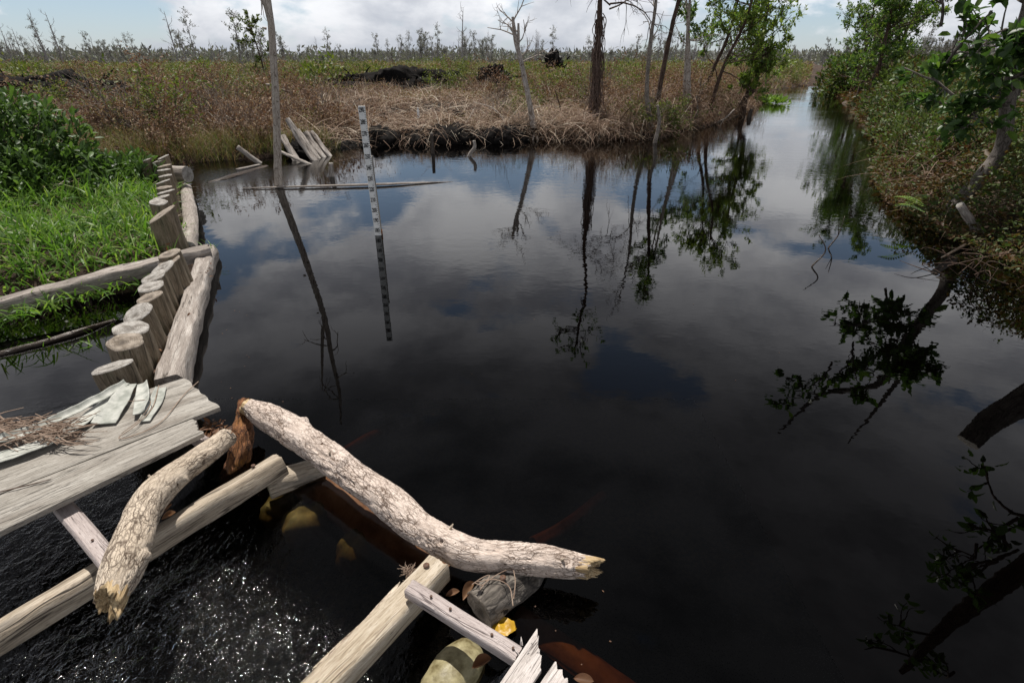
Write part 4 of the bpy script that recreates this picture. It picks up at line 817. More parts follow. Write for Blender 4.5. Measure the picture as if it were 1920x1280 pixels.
b_ = G(1404, 222, -.02); stake('stake_stub', 'dark broken stub standing in the water at the canal corner', [b_-[0, 0, .3], b_, Y(1409, 205, b_[1])], [.09, .08, .05], MW_WET)
t = thing('fallen_branch', 'white bare branch slanting out of the water at the canal corner', 'branch', G(1340, 232, 0)); mb = MB(); y_ = G(1340, 236, 0)[1]; tube(mb, [G(1333, 234, -.02), Y(1358, 223, y_), Y(1377, 205, y_)], [.015, .02, .014], 7, 14); tube(mb, [Y(1358, 223, y_), G(1350, 236, 0)], [.012, .006], 6, 5); part('stem', mb, MB_WHITE, t)
for (px, py, tx, ty, w) in ((1170, 262, 1140, 240, .02), (1228, 268, 1233, 197, .05), (1300, 240, 1306, 180, .03), (1052, 240, 1040, 168, .025)):
    b_ = G(px, py, .0); lab = {1170: 'crooked root branch dipping into the water by the vine-draped tree', 1228: 'pale short trunk stub at the water edge right of the vine-draped tree', 1300: 'thin dead stem at the water edge among the ferns', 1052: 'thin black arching twig right of the white dead tree'}[px]
    t = thing('dead_sapling', lab, 'branch', b_); mb = MB(); tp = Y(tx, ty, b_[1]); tube(mb, [b_-A(0, 0, .1), b_, (b_+tp)/2+A(.06, 0, .03), tp], [w*1.1, w, w*.8, w*.5], 8, 16); part('stem', mb, MB_TREE if px != 1052 else MB_DARK, t)

# trees on the right bank of the canal
for i, (x, y, h, lean, lab) in enumerate(((16.6, 28.4, 4.3, -.3, 'leafy tree farthest along the right bank of the canal'), (15.0, 25.4, 5.2, .3, 'tall leafy tree in the middle of the right bank clump'), (14.1, 23.2, 4.8, .9, 'wind-swept leafy tree leaning right in the right bank clump'),
                                       (13.0, 21.2, 3.5, -.2, 'low dense tree at the near end of the right bank clump'), (15.2, 24.2, 5.1, 1.1, 'sparse tall tree at the back of the right bank clump'))):
    bs_ = A(x, y, .2); bank_tree(40+i, lab, bs_, [bs_+A(lean*.1, 0, h*.3), bs_+A(lean*.4, 0, h*.6), bs_+A(lean, 0, h)], .10, MB_DARK, L_TREE, 28, 1.4, 7, .14, .7, (.1, .95), (.12, 1), 2, 3, out=(.25, 0, .1))
for i, (px, y, h, lab) in enumerate(((1745, 34, 2.6, 'brown dry thin-leaved bush on the right skyline, nearer the clump'), (1800, 30, 2.4, 'brown dry thin-leaved bush on the right skyline, nearer the frame edge'), (1700, 40, 2.2, 'low brown bush on the skyline behind the right bank clump'))):
    bs_ = Y(px, 150, y); bs_[2] = .2; bank_tree(50+i, lab, bs_, [bs_+A(.1, 0, h*.4), bs_+A(.5, 0, h*.8)], .05, MB_TREE, L_FAR_HAZE, 26, 1.2, 6, .10, .8, (0, .6), (.1, 1), 2, 3, name='dry_bush', out=(.5, 0, .2))

# the big leaning tree at the right edge and its out-of-frame neighbours that the water mirrors
pl = Plant(60); b0 = A(5.0, 6.05, .15); P = [b0-[0, 0, .4], b0, Y(1872, 290, 6.05), Y(1890, 190, 6.1), Y(1908, 90, 6.15), A(5.0, 6.2, 2.3), M(1540, 740, 6.3), M(1460, 810, 6.3)]
pl.stem(P, [.085, .08, .07, .066, .062, .052, .03, .012], 18, 110, .12)
for a, c, sx_ in ((1905, 110, -1), (1900, 150, -1), (1890, 200, -1), (1905, 80, -.8), (1898, 170, -.6), (1885, 230, -.8), (1908, 60, -.6)): pl.limb(Y(a, c, 6.1), A(sx_, -.5+.5*pl.rg.normal(), .25), .62, .018, 2, .22, .04, 3, 7)
for (px, py) in ((1600, 620), (1640, 600), (1560, 690), (1520, 700), (1500, 760), (1700, 620), (1660, 680), (1560, 660), (1620, 560)): pl.limb(M(px+40, py-20, 6.2), A(-.5*pl.rg.random(), pl.rg.normal()*.5, .6), .6, .016, 1, .3, .05, 3, 7)
tube(pl.br, [A(5.0, 6.2, 2.2), M(1690, 700, 6.2), M(1640, 770, 6.2), M(1590, 830, 6.2)], [.05, .035, .022, .006], 8, 30)
pl.rosettes(5, .135, .46, .75, (.0, .55), True, .1)
pl.build('leaning_tree', 'big leaning tree with large dark leaves at the right edge', 'tree', b0, MB_SHADE, L_TREE)
pl = Plant(61); b0 = A(4.75, 2.95, .15); P = [b0-[0, 0, .4], b0, A(4.3, 2.75, .9), M(1900, 1080, 2.6), M(1780, 1170, 2.6), M(1690, 1260, 2.6)]; pl.stem(P, [.10, .095, .085, .07, .05, .02], 14, 60)
for (px, py) in ((1850, 990), (1880, 960), (1900, 1000), (1800, 1010), (1840, 1040), (1900, 960), (1720, 1180), (1700, 1230), (1760, 1250), (1880, 1020)): pl.limb(M(px+30, py+10, 2.6), A(-.6*pl.rg.random(), pl.rg.normal()*.4, -.1+.6*pl.rg.random()), .42, .012, 1, .3, .0, 3, 6)
pl.rosettes(5, .085, .48, .55, (.0, .5), True, .1); pl.build('leaning_tree', 'tree leaning over the water from the near right bank, seen mirrored at the bottom right', 'tree', b0, MB_DARK, L_TREE)
t = log('broken_snag', 'thick broken trunk leaning over the water, seen mirrored at the right edge', [A(4.7, 3.55, -.3), M(1960, 705, 3.1)+A(.1, 0, 0), M(1860, 788, 3.05), M(1815, 830, 3.0)], [.11, .095, .08, .072], MB_SHADE, 18, 50, .12, 4, (1,)); t['category'] = 'dead tree'
p = G(1838, 445, .0); stake('leaning_stub', 'grey broken stub slanting out of the right bank foliage', [p+A(.15, .1, -.2), p, Y(1800, 385, p[1]-.1)], [.055, .052, .035], MW_STAKE, amp=.2)
t = thing('drowned_branch', 'thin dark branch slanting down into the water at the right', 'branch', G(1780, 480, 0)); mb = MB(); tube(mb, [G(1845, 440, .05), G(1800, 465, .02), G(1750, 492, -.02)], [.02, .016, .008], 7, 14); part('stem', mb, MW_WET, t)
for i, (pts, lab) in enumerate((([(1522, 500, 0), (1548, 470, .05), (1535, 440, .12)], 'thin curved twig sticking out of open water, left one'), ([(1553, 465, 0), (1572, 440, .1), (1584, 405, .22)], 'forked thin twig sticking out of open water, right one'))):
    t = thing('water_twig', lab, 'twig', G(*pts[0])); b_ = G(*pts[0]); mb = MB(); PP = [b_-A(0, 0, .1)]+[Y(a, c, b_[1]+.05*k) for k, (a, c, z) in enumerate(pts)]; tube(mb, PP, [.008, .008, .006, .003], 5, 16)
    if i: tube(mb, [PP[2], PP[2]+A(-.03, 0, .12)], [.005, .002], 4, 4)
    part('stem', mb, MW_WET, t)
rr = np.random.default_rng(90)
for k in range(14):
    b_ = G(rr.uniform(1760, 1920), rr.uniform(470, 540), -.02); L_ = rr.uniform(.3, .9); d = A(rr.normal(-.3, .6), rr.normal(-.2, .5), rr.uniform(.05, .6)); t = thing('bare_twig', 'thin bare twigs reaching over the water at the right edge', 'twig', b_, 'bare twigs over the water at the right edge')
    mb = MB(); tube(mb, [b_, b_+d*L_*.5+rr.normal(0, .05, 3), b_+d*L_+A(0, 0, -.1)], [.005, .004, .0015], 5, 14); q = b_+d*L_*.5; tube(mb, [q, q+rr.normal(0, .15, 3)], [.003, .001], 4, 6); part('stem', mb, MB_DARK, t)

# ------------------------------------------------------------------ ground vegetation
rv = np.random.default_rng(33)
def scatter(n, x0, x1, y0, y1, rng=rv):
    x = rng.uniform(x0, x1, n); y = rng.uniform(y0, y1, n); return x, y
def gpts(x, y): return np.column_stack([x, y, ground_h(x, y)])
def in_ell(x, y, c, rx, ry): return ((x-c[0])/rx)**2+((y-c[1])/ry)**2
# fresh grass on the islet
x, y = scatter(60000, -8.5, -2.2, 3.2, 9.2); s = land(x, y); d, k_, side = seg_dist(x, y, DAM, False)
dens = np.clip(1-(y-7.4)/1.3, 0, 1)*np.clip(1-(-x-6.2)/1.6, .15, 1); ok = (s > .02) & (side < 0) & (d > .12) & (y < 9.0) & (rv.random(len(x)) < dens*(.42+.5*pn2(x*2.2, y*2.2, 31)))
x, y = x[ok], y[ok]; P = gpts(x, y); n = len(P); P[:, 2] -= .02; L_ = rv.uniform(.16, .42, n)*(1+.45*pn2(x*1.2, y*1.2, 2)); a = rv.uniform(0, 6.28, n); tl = rv.uniform(.1, .95, n)
mb = MB(); blades(mb, P, np.column_stack([np.cos(a)*tl, np.sin(a)*tl, np.ones(n)]), L_, rv.uniform(.011, .026, n), rv.uniform(.1, .7, n), rv, 4, np.clip(rv.normal(.5, .28, n), 0, 1))
kk_ = rv.random(n) < .10; mbd = MB(); blades(mbd, P[kk_], np.column_stack([np.cos(a)*tl*1.5, np.sin(a)*tl*1.5, np.ones(n)])[kk_], L_[kk_]*1.1, .009, .5, rv, 4, rv.uniform(.5, 1, kk_.sum())); setting('withered_blades', mbd, L_STRAW, 'stuff', 'withered blades mixed into the green grass', 'grass')
setting('green_grass', mb, L_GRASS, 'stuff', 'bright green grass growing behind the dam posts', 'grass')
# grass hanging over the front log and out of the pool
mb = MB(); P = np.vstack([[G(px, 585-px*.27+rv.uniform(-14, 26), rv.uniform(-.12, .06)) for px in rv.uniform(-40, 290, 620)], [G(px, rv.uniform(560, 660), -.16) for px in rv.uniform(-40, 200, 70)]]); n = len(P); a = rv.uniform(0, 6.28, n); tl = rv.uniform(.2, 1.1, n)
blades(mb, P, np.column_stack([np.cos(a)*tl, np.sin(a)*tl-.3, np.ones(n)]), rv.uniform(.08, .22, n), rv.uniform(.008, .018, n), rv.uniform(.2, .7, n), rv, 4, np.clip(rv.normal(.55, .3, n), 0, 1))
setting('pool_edge_grass', mb, L_GRASS, 'stuff', 'sprigs of grass hanging over the front log into the left pool', 'grass')
# tufts on the dam
for (px, py, z, nb_, lab) in ((325, 455, .16, 26, 'small grass tuft at the foot of the thick slanted post'), (395, 470, .1, 14, 'few thin grass blades at the tip of the cross log'), (345, 425, .14, 10, 'tiny green sprout on the far edge log')):
    c = G(px, py, z); P = c+rv.normal(0, .03, (nb_, 3))*A(1, 1, .2); a = rv.uniform(0, 6.28, nb_); tl = rv.uniform(.3, 1.0, nb_); mb = MB(); blades(mb, P, np.column_stack([np.cos(a)*tl, np.sin(a)*tl, np.ones(nb_)]), rv.uniform(.08, .2, nb_), .009, .4, rv, 4, rv.uniform(.4, 1, nb_)); solo('grass_tuft', mb, L_GRASS, lab, 'grass', c)

# leafy bush at the left
def bush(seed, name, label, cat, c, ax, nl, lsz, mat, tint=(.1, .9), shell=.5, group=None, wf=.36, fine=True, stems=16, up=.5):
    r_ = np.random.default_rng(seed); t = thing(name, label, cat, c, group); d = unit(r_.normal(size=(nl, 3))); d[:, 2] = np.abs(d[:, 2])*1.1-.12; d = unit(d)
    lob = 1+.30*fbm(d*2.1+seed, 3); r = (shell+(1-shell)*r_.random(nl)**.5)*lob; P = A(*c)+d*r[:, None]*A(*ax); P[:, 2] = np.maximum(P[:, 2], c[2]-.1)
    dd = unit(d*A(1, 1, .5)*.8+r_.normal(0, .6, (nl, 3))+A(0, 0, up)); nn = unit(d*.5+A(0, 0, 1)+r_.normal(0, .4, (nl, 3))); ln = lsz*r_.uniform(.6, 1.25, nl)
    mb = MB(); leaves(mb, P, dd, nn, ln, ln*wf, np.clip(r_.uniform(*tint, nl)+.25*pn(P*3), 0, 1.2), fine=fine); part('foliage', mb, mat, t, smooth=False)
    mb = MB()
    for k in range(stems):
        e = A(*c)+unit(r_.normal(size=3)*A(1, 1, .3)+A(0, 0, .8))*A(*ax)*r_.uniform(.6, 1.0); q = A(*c)+r_.normal(0, .06, 3)*A(1, 1, 0); tube(mb, [q-A(0, 0, .1), (q+e)/2+r_.normal(0, .08, 3)*A(*ax), e], [.014*ax[2], .010*ax[2], .004], 5, 8)
    part('stems', mb, MB_TREE, t); return t
bush(70, 'leafy_bush', 'large dark green leafy bush at the left edge above the grass', 'bush', (-6.3, 6.85, .10), (1.15, .8, 1.3), 7500, .115, L_BUSH, (.0, .8), .45, stems=26)
bush(71, 'leafy_bush', 'lower leafy bush in front of the large one at the left edge', 'bush', (-5.75, 6.35, .08), (.8, .5, .62), 3000, .105, L_BUSH, (.1, .9), .4)
bush(72, 'leafy_bush', 'small spreading bush between the large bush and the dam posts', 'bush', (-5.3, 7.3, .08), (.75, .6, .48), 2600, .10, L_BUSH, (.1, .8), .4)

# dry straw, dead fern and leaf litter over the left bank and the plain
def plain_samples(n, dmin, dmax, a0=-47, a1=33, pw=1.0):
    f = rv.random(n); dist = (dmin**pw+(dmax**pw-dmin**pw)*f)**(1/pw); az = np.radians(rv.uniform(a0, a1, n)); return np.sin(az)*dist/np.maximum(.2, np.cos(az))*np.cos(az), np.cos(az)*dist
def left_side(x, y):  # keep to the plain left of the canal
    return (land(x, y) > .04) & ((y > 8.9) & (x*2.0-y < 0))
x, y = plain_samples(150000, 9.0, 75, pw=.30); ok = left_side(x, y); x, y = x[ok], y[ok]; bt_ = burnt(x, y); ok = rv.random(len(x)) > bt_*.93; x, y, bt_ = x[ok], y[ok], bt_[ok]
cl = pn2(x*.55, y*.55, 6.6); ok = rv.random(len(x)) < .50+.9*cl; x, y = x[ok], y[ok]; P = gpts(x, y); n = len(P); dist = np.hypot(x, y)
straw = np.clip(1-np.abs(x-.3)/6.0, 0, 1)*np.clip((26-y)/9, 0, 1)
L_ = (.30+.55*rv.random(n))*(1-.2*straw)*(1+.6*pn2(x*.5, y*.5, 8)); a = rv.uniform(0, 6.28, n); tl = rv.uniform(.1, .8, n)+straw*.7*rv.random(n); dr = rv.uniform(.05, .5, n)+straw*.45*rv.random(n)
tint = np.clip(rv.normal(.38, .25, n)+straw*.16-.08*(x < -4), 0, 1.1)
mb = MB(); blades(mb, P-A(0, 0, .03), np.column_stack([np.cos(a)*tl, np.sin(a)*tl, np.ones(n)*1.0]), L_, np.maximum(.005, .0006*dist)*rv.uniform(.6, 1.7, n), dr, rv, 3, tint)
setting('dry_straw', mb, L_STRAW, 'stuff', 'dry straw and dead stems covering the far bank and the plain', 'dry grass')
x, y = plain_samples(400000, 9.0, 95, pw=.30); ok = left_side(x, y); x, y = x[ok], y[ok]; bt_ = burnt(x, y); straw = np.clip(1-np.abs(x-.3)/5.0, 0, 1)*np.clip((24-y)/9, 0, 1)
gap = np.clip((pn2(x*.75, y*.75, 51)+.6*pn2(x*2.1, y*2.1, 52))*2.2-.25, 0, .9); ok = rv.random(len(x)) > np.maximum(np.maximum(bt_*.97, straw*.88), gap); x, y = x[ok], y[ok]; P = gpts(x, y); n = len(P); dist = np.hypot(x, y)
hmax = .12+.75*np.clip(.42+1.0*pn2(x*.5, y*.5, 3)+.55*pn2(x*1.4, y*1.4, 13), 0, 1.1)+.30*np.clip((dist-22)/25, 0, 1)*np.clip(.5+pn2(x*.16, y*.16, 11), 0, 1.2); edge_ = np.clip(land(x, y)/.8, .25, 1)*np.where(((y > 14) & (y < 28) & (x > -.36*y) & (x < 0)) | ((x > -.92*y) & (x < -.64*y) & (y < 19.5) & (y > 12)), .4, 1)
P[:, 2] += (.12+.88*rv.random(n)**.55)*hmax*edge_
green = np.clip((dist-17)/22, 0, 1)*.42+.60*(pn2(x*.45, y*.45, 21)+.6*pn2(x*1.3, y*1.3, 5)); tint = np.clip(.24+green+rv.normal(0, .16, n), 0, 1)
ln = np.maximum(.045, .0033*dist)*rv.uniform(.6, 1.4, n); mb = MB()
leaves(mb, P, rv.normal(size=(n, 3))*A(1, 1, .6)+A(0, 0, .3), rv.normal(0, .6, (n, 3))+A(0, 0, 1), ln, ln*rv.uniform(.3, .55, n), tint)
setting('fern_scrub', mb, L_FIELD, 'stuff', 'brown and green fern scrub over the plain', 'scrub')
# arching pale dead grass hummocks along the water
x, y = scatter(60000, -4.6, 2.6, 12.2, 18.5); s = land(x, y); ok = (s > .0) & (s < 4.5) & (rv.random(len(x)) < .36*np.exp(-s/2.2)+.07) & (rv.random(len(x)) > burnt(x, y)*.85); x, y = x[ok], y[ok]; P = gpts(x, y); n = len(P)
hum = np.clip(pn2(x*1.5, y*1.5, 2.2)*1.6, 0, 1); P[:, 2] += hum*.22*np.clip(land(x, y)/.25, 0, 1); a = rv.uniform(0, 6.28, n); tl = rv.uniform(.3, 1.5, n); mb = MB()
blades(mb, P, np.column_stack([np.cos(a)*tl, np.sin(a)*tl-.35, np.ones(n)]), rv.uniform(.25, .95, n), rv.uniform(.008, .02, n), rv.uniform(.3, 1.0, n), rv, 4, np.clip(rv.normal(.46, .24, n)-.2*(x > 1.0)-.15*(x < -2), 0, 1.1))
setting('bank_straw', mb, L_STRAW, 'stuff', 'tangled pale dead grass spilling over the far bank', 'dry grass')
# dark peat clods slumped along the waterline
r_ = np.random.default_rng(61); cl_ = []
for i in range(3):
    mbk = MB(); nu, nv = 18, 9; th = np.linspace(0, 2*math.pi, nu, endpoint=False); ph = np.linspace(0, math.pi*.62, nv); A_, B_ = np.meshgrid(th, ph, indexing='ij'); d = np.stack([np.sin(B_)*np.cos(A_), np.sin(B_)*np.sin(A_), np.cos(B_)], -1); V = d*(1+.5*fbm(d*2.2+i*9, 4, .6))[..., None]*A(.34, .22, .17)
    mbk.add(V.reshape(-1, 3), [(a*nv+c, a*nv+c+1, ((a+1) % nu)*nv+c+1, ((a+1) % nu)*nv+c) for a in range(nu) for c in range(nv-1)]); cl_.append(solo('peat_clod', mbk, M_CHAR, 'dark peat clod slumped at the waterline of the far bank', 'peat', (0, 0, 0), 'dark peat clods along the far bank', smooth=False))
for k in range(34):
    f = r_.random()**.7; x1 = -4.3+5.2*f*1.0; y1 = float(np.interp(x1, [-4.3, -3.7, -3.2, -1.9, -1.0, .5, 1.6], [10.9, 11.5, 12.4, 12.5, 12.9, 13.15, 13.0]))+r_.uniform(-.1, .55); o = cl_[k] if k < 3 else cl_[k % 3].copy()
    if k > 2: COL.objects.link(o)
    o.location = (x1, y1, .02+.05*r_.random()); o.rotation_euler = (0, 0, r_.uniform(0, 6.3)); o.scale = (r_.uniform(.6, 1.5),)*3
# tangle of dead branches among the straw
x, y = scatter(26000, -6.5, 4.5, 11.5, 24); s = land(x, y); ok = (s > .03) & (x*2-y < 0) & (rv.random(len(x)) < .5*np.exp(-s/5)+.05); x, y = x[ok], y[ok]; P = gpts(x, y); n = len(P); P[:, 2] += rv.random(n)*.18; a = rv.uniform(0, 6.28, n); mb = MB()
blades(mb, P, np.column_stack([np.cos(a), np.sin(a)*.8, rv.uniform(-.1, .9, n)]), rv.uniform(.3, 1.1, n), rv.uniform(.010, .028, n), rv.uniform(.0, .8, n), rv, 5, np.clip(rv.normal(.45, .38, n), -.1, 1.1)); setting('dead_branches', mb, L_STRAW, 'stuff', 'tangle of grey-brown dead branches over the far bank', 'branches')
# yellow sedge fringe on the left
x, y = scatter(16000, -9.5, -3.6, 9.3, 11.8); s = land(x, y); ok = (s > .0) & (s < 1.6) & (y > 9.2); x, y = x[ok], y[ok]; P = gpts(x, y); n = len(P); a = rv.uniform(0, 6.28, n); tl = rv.uniform(.1, .8, n); mb = MB()
blades(mb, P, np.column_stack([np.cos(a)*tl, np.sin(a)*tl, np.ones(n)]), rv.uniform(.2, .6, n), .008, rv.uniform(.1, .5, n), rv, 4, rv.uniform(.45, .9, n)); setting('sedge_fringe', mb, L_FIELD, 'stuff', 'yellowish sedge along the inlet at the left bank', 'sedge')
# reddish dead fern thicket round the trees at the canal corner
x, y = scatter(190000, 2.2, 12.5, 13.0, 27); s = land(x, y); ok = (s > .0) & (s < 3.2) & (x*2.0-y < 0) & (rv.random(len(x)) < .55+.7*pn2(x, y, 8.1)); x, y = x[ok], y[ok]; P = gpts(x, y); n = len(P)
P[:, 2] += rv.random(n)**.7*(1.0+.5*pn2(x*.9, y*.9, 1))*np.clip(s[ok]/.6, .25, 1); ln = rv.uniform(.03, .075, n); mb = MB()
leaves(mb, P, rv.normal(size=(n, 3))*A(1, 1, .7)-A(0, 0, .2), rv.normal(0, .7, (n, 3))+A(0, 0, 1), ln, ln*.4, np.clip(rv.normal(.15, .14, n)+.35*np.clip(pn2(x*.7, y*.7, 15)-.1, 0, 1), 0, 1))
setting('dead_fern_thicket', mb, L_FIELD, 'stuff', 'reddish dead fern thicket round the trunks at the canal corner', 'fern')
x, y = scatter(9000, 2.2, 9.0, 13.0, 21.5); s = land(x, y); ok = (s > -.05) & (s < 2.2) & (x*2.0-y < 0); x, y = x[ok], y[ok]; P = gpts(x, y); n = len(P); P[:, 2] = np.maximum(P[:, 2], 0)+rv.random(n)*.7; a = rv.uniform(0, 6.28, n); mb = MB()
blades(mb, P, np.column_stack([np.cos(a), np.sin(a)-.3, rv.normal(.1, .8, n)]), rv.uniform(.25, .8, n), rv.uniform(.007, .014, n), rv.uniform(.2, .9, n), rv, 4, np.clip(rv.normal(.22, .22, n), 0, 1)); setting('thicket_stems', mb, L_STRAW, 'stuff', 'tangled dead stems in the thicket at the canal corner', 'stems')

# right bank: leafy scrub and overhanging litter
def right_ok(x, y): return (land(x, y) > -.45) & (x*2.0-y > 1.0)
qx = np.concatenate([rv.uniform(4.3, 11.5, 330000), rv.uniform(6, 24, 200000)]); qy = np.concatenate([rv.uniform(3.2, 14.5, 330000), rv.uniform(10, 40, 200000)]); x, y = qx, qy; s = land(x, y); ok = right_ok(x, y) & (s < 4.8) & (rv.random(len(x)) < .62+.5*pn2(x*.8, y*.8, 3)); x, y, s = x[ok], y[ok], s[ok]; P = gpts(x, y); n = len(P)
hh = (.58+.62*np.clip(s/1.6, 0, 1)+.45*pn2(x*.6, y*.6, 12)+.28*pn2(x*1.7, y*1.7, 19))*np.clip((s+.5)/.8, .2, 1); P[:, 2] = np.maximum(P[:, 2], .0)+hh*(1-rv.random(n)**1.3*.95); mb = MB(); ln = np.maximum(.05, .006*np.hypot(x, y))*rv.uniform(.5, 1.2, n)*np.where(rv.random(n) < .14, 1.9, 1)
leaves(mb, P, rv.normal(size=(n, 3))*A(1, 1, .6)+A(-.2, -.2, .1), rv.normal(0, .5, (n, 3))+A(0, 0, 1), ln, ln*.5, np.clip(.60+.42*(pn2(x*.9, y*.9, 17)+.4*pn2(x*2.5, y*2.5, 2))+rv.normal(0, .16, n)-.22*np.exp(-np.maximum(s, 0)/.5), 0, 1))
setting('right_bank_scrub', mb, L_RIGHT, 'stuff', 'reddish and green leafy scrub covering the right bank', 'scrub')
x, y = scatter(1500, 4.3, 10, 3.0, 13); s = land(x, y); ok = (s > -.3) & (s < 2.5) & (x*2-y > 1); x, y = x[ok], y[ok]; P = gpts(x, y); n = len(P); P[:, 2] = np.maximum(P[:, 2], 0)+rv.random(n)*.4; a = rv.uniform(0, 6.28, n); mb = MB()
blades(mb, P, np.column_stack([np.cos(a)-.3, np.sin(a)-.3, rv.uniform(0, 1, n)]), rv.uniform(.3, .9, n), rv.uniform(.005, .010, n), rv.uniform(.1, .7, n), rv, 4, np.clip(rv.normal(.08, .15, n), 0, 1)); setting('right_bank_stems', mb, L_STRAW, 'stuff', 'thin dead stems tangled through the right bank scrub', 'stems')
rb = [(7.1, 9.4, 1.0, 1.05), (8.2, 10.9, 1.1, 1.15), (9.3, 12.9, 1.2, 1.3), (6.3, 7.7, .9, .85), (7.8, 8.2, 1.1, 1.1), (10.6, 15.2, 1.2, 1.35), (10.0, 11.2, 1.3, 1.3), (11.8, 17.6, 1.2, 1.45), (8.9, 9.2, 1.3, 1.3), (12.1, 14.5, 1.5, 1.5), (6.4, 5.9, .9, 1.1), (13.0, 19.4, 1.1, 1.5), (17.6, 30.5, 1.6, 1.8), (19.3, 34, 1.8, 1.9)]
lb = ['nearest to the big leaning tree', 'beside the water', 'halfway along the bank', 'at the water by the fern', 'behind the bank edge', 'near the clump of trees', 'up on the bank', 'just before the clump of trees', 'at the back of the near scrub', 'at the back of the far scrub', 'under the big leaning tree', 'at the foot of the clump of trees', 'beyond the clump of trees', 'at the far bend of the canal']
for i, ((x, y, w, h), l) in enumerate(zip(rb, lb)): bush(100+i, 'bank_shrub', 'leafy shrub on the right bank, '+l, 'shrub', (x, y, float(ground_h(np.array([x]), np.array([y]))[0])), (w*.85, w*.85, h), 3600, max(.055, .006*math.hypot(x, y)), L_RIGHT, (.45, 1.0), .5, 'shrubs on the right bank', .5, False, 10)
# fern frond lit by the sun
t = thing('fern', 'small bright yellow-green fern lit by the sun at the right bank', 'fern', G(1715, 400, .1))
for k, (a0_, b0_) in enumerate((((1738, 388), (1678, 368)), ((1700, 384), (1742, 366)), ((1736, 398), (1676, 386)))):
    p = G(*a0_, .22); q = G(*b0_, .28); C = smooth_path([p, (p+q)/2+A(0, 0, .04), q], 15); dr_ = unit(q-p); mb = MB(); tube(mb, C[::7], [.003, .003, .001], 4, 8)
    sd_ = unit(np.cross(dr_, A(0, 0, 1)))
    for sg in (-1, 1): nL = len(C)-2; leaves(mb, C[1:-1], np.tile(sd_*sg+dr_*.5+A(0, 0, -.15), (nL, 1)), np.tile(A(0, 0, 1.), (nL, 1)), .085*np.sin(np.linspace(.5, 3.0, nL))+.015, .022, .9)
    part('frond', mb, L_FLOAT, t)
t = thing('floating_plants', 'bright green floating plants at the canal corner', 'plants', G(1441, 192, 0)); c = G(1441, 193, .02); n = 420; P = c+rv.normal(0, 1, (n, 3))*A(.28, .5, .0)+A(0, 0, 1)*rv.random((n, 1))*.18; mb = MB(); leaves(mb, P, rv.normal(size=(n, 3))*A(1, 1, .2)+A(0, 0, .8), rv.normal(0, .5, (n, 3))+A(0, 0, .6), .22, .12, rv.random(n)); part('foliage', mb, L_FLOAT, t, smooth=False)

# green shrubs of the plain: a few builds, many individuals
protos = []
for i in range(5): protos.append(bush(200+i, 'plain_shrub', 'green leafy shrub out on the scrubby plain', 'shrub', (0, 0, 0), (.8+.15*i, .8, .75+.1*(i % 3)), 620, .13, L_SHRUB, (.15, .95), .35, 'green shrubs scattered over the plain', .5, False, 8))
def gz1(x, y): return float(ground_h(np.array([x]), np.array([y]))[0])
spec = [(600, 122, 30, 1.9, 'rounded green shrub standing out on the plain right of the dead pole'), (1050, 160, 26, 1.1, 'green shrub right behind the white dead tree'), (850, 108, 48, 1.3, None), (670, 112, 46, 1.5, None), (370, 110, 40, 1.3, None), (270, 112, 40, 1.5, None), (90, 130, 34, 1.2, None), (20, 125, 36, 1.2, None), (1080, 135, 36, 1.5, None), (1000, 140, 38, 1.2, None), (1160, 135, 40, 1.3, None), (1240, 140, 34, 1.3, None), (1430, 150, 60, 1.8, None), (960, 115, 52, 1.5, None)]
used = [False]*5
def put(i, loc, rz, sc, label=None):
    if not used[i]:
        used[i] = True; o = protos[i]; o.location = loc; o.rotation_euler = (0, 0, rz); o.scale = (sc,)*3
        if label: o['label'] = label
        return o
    o = clone(protos[i], loc, rz, sc, label or 'green leafy shrub out on the scrubby plain'); return o
for k, (px, py, d, sc, lab) in enumerate(spec): p = Y(px, py, d); put(k % 5, (p[0], p[1], gz1(p[0], p[1])-.05), k*1.3, sc, lab)
cnt = 0
while cnt < 110:
    x, y = plain_samples(1, 24, 95, -44, 30, .8); x, y = float(x[0]), float(y[0])
    if x*2-y > 0 or land(np.array([x]), np.array([y]))[0] < 1.2 or burnt(np.array([x]), np.array([y]))[0] > .3: continue
    put(int(rv.integers(5)), (x, y, gz1(x, y)-.1), rv.uniform(0, 6.3), rv.uniform(.6, 1.25)*(1+y/140)); cnt += 1

# clumps that break up the scrub: dead fern, green fern and bare grey bushes, each an individual
def dbush(seed, name, label, kind):
    pl = Plant(seed)
    for k in range(26 if kind == 'bare' else 16):
        a = pl.rg.uniform(0, 6.3); pl.limb(A(pl.rg.normal()*.06, pl.rg.normal()*.06, -.05), A(math.cos(a)*.55, math.sin(a)*.55, 1.0), pl.rg.uniform(.6, 1.15), .009 if kind == 'bare' else .007, 1, .2, .03 if kind == 'bare' else -.10, 3, 4)
    if kind != 'bare': pl.rosettes(7, .075, .42, .9, (.1, .95), False, .1, .05)
    t = thing(name, label, 'bush' if kind == 'bare' else 'fern', (0, 0, 0)); part('stems', pl.br, MB_TREE if kind == 'bare' else M_VINE, t, kind='stuff')
    if pl.lf.n: part('foliage', pl.lf, L_BROWN if kind == 'brown' else L_SHRUB, t, smooth=False)
    return t
kinds = [('brown', 'dead_fern_clump', 'rusty brown dead fern clump on the scrubby plain', 'brown dead fern clumps'), ('green', 'green_fern_clump', 'low yellow-green fern clump among the dead scrub', 'green fern clumps in the scrub'), ('bare', 'bare_bush', 'bare grey twiggy bush on the scrubby plain', 'bare grey bushes on the plain')]
fp = {}
for i, (kd, nm, lb_, gp) in enumerate(kinds):
    for j in range(3): o = dbush(500+i*10+j, nm, lb_, kd); o['group'] = gp; fp[(kd, j)] = [o, False]
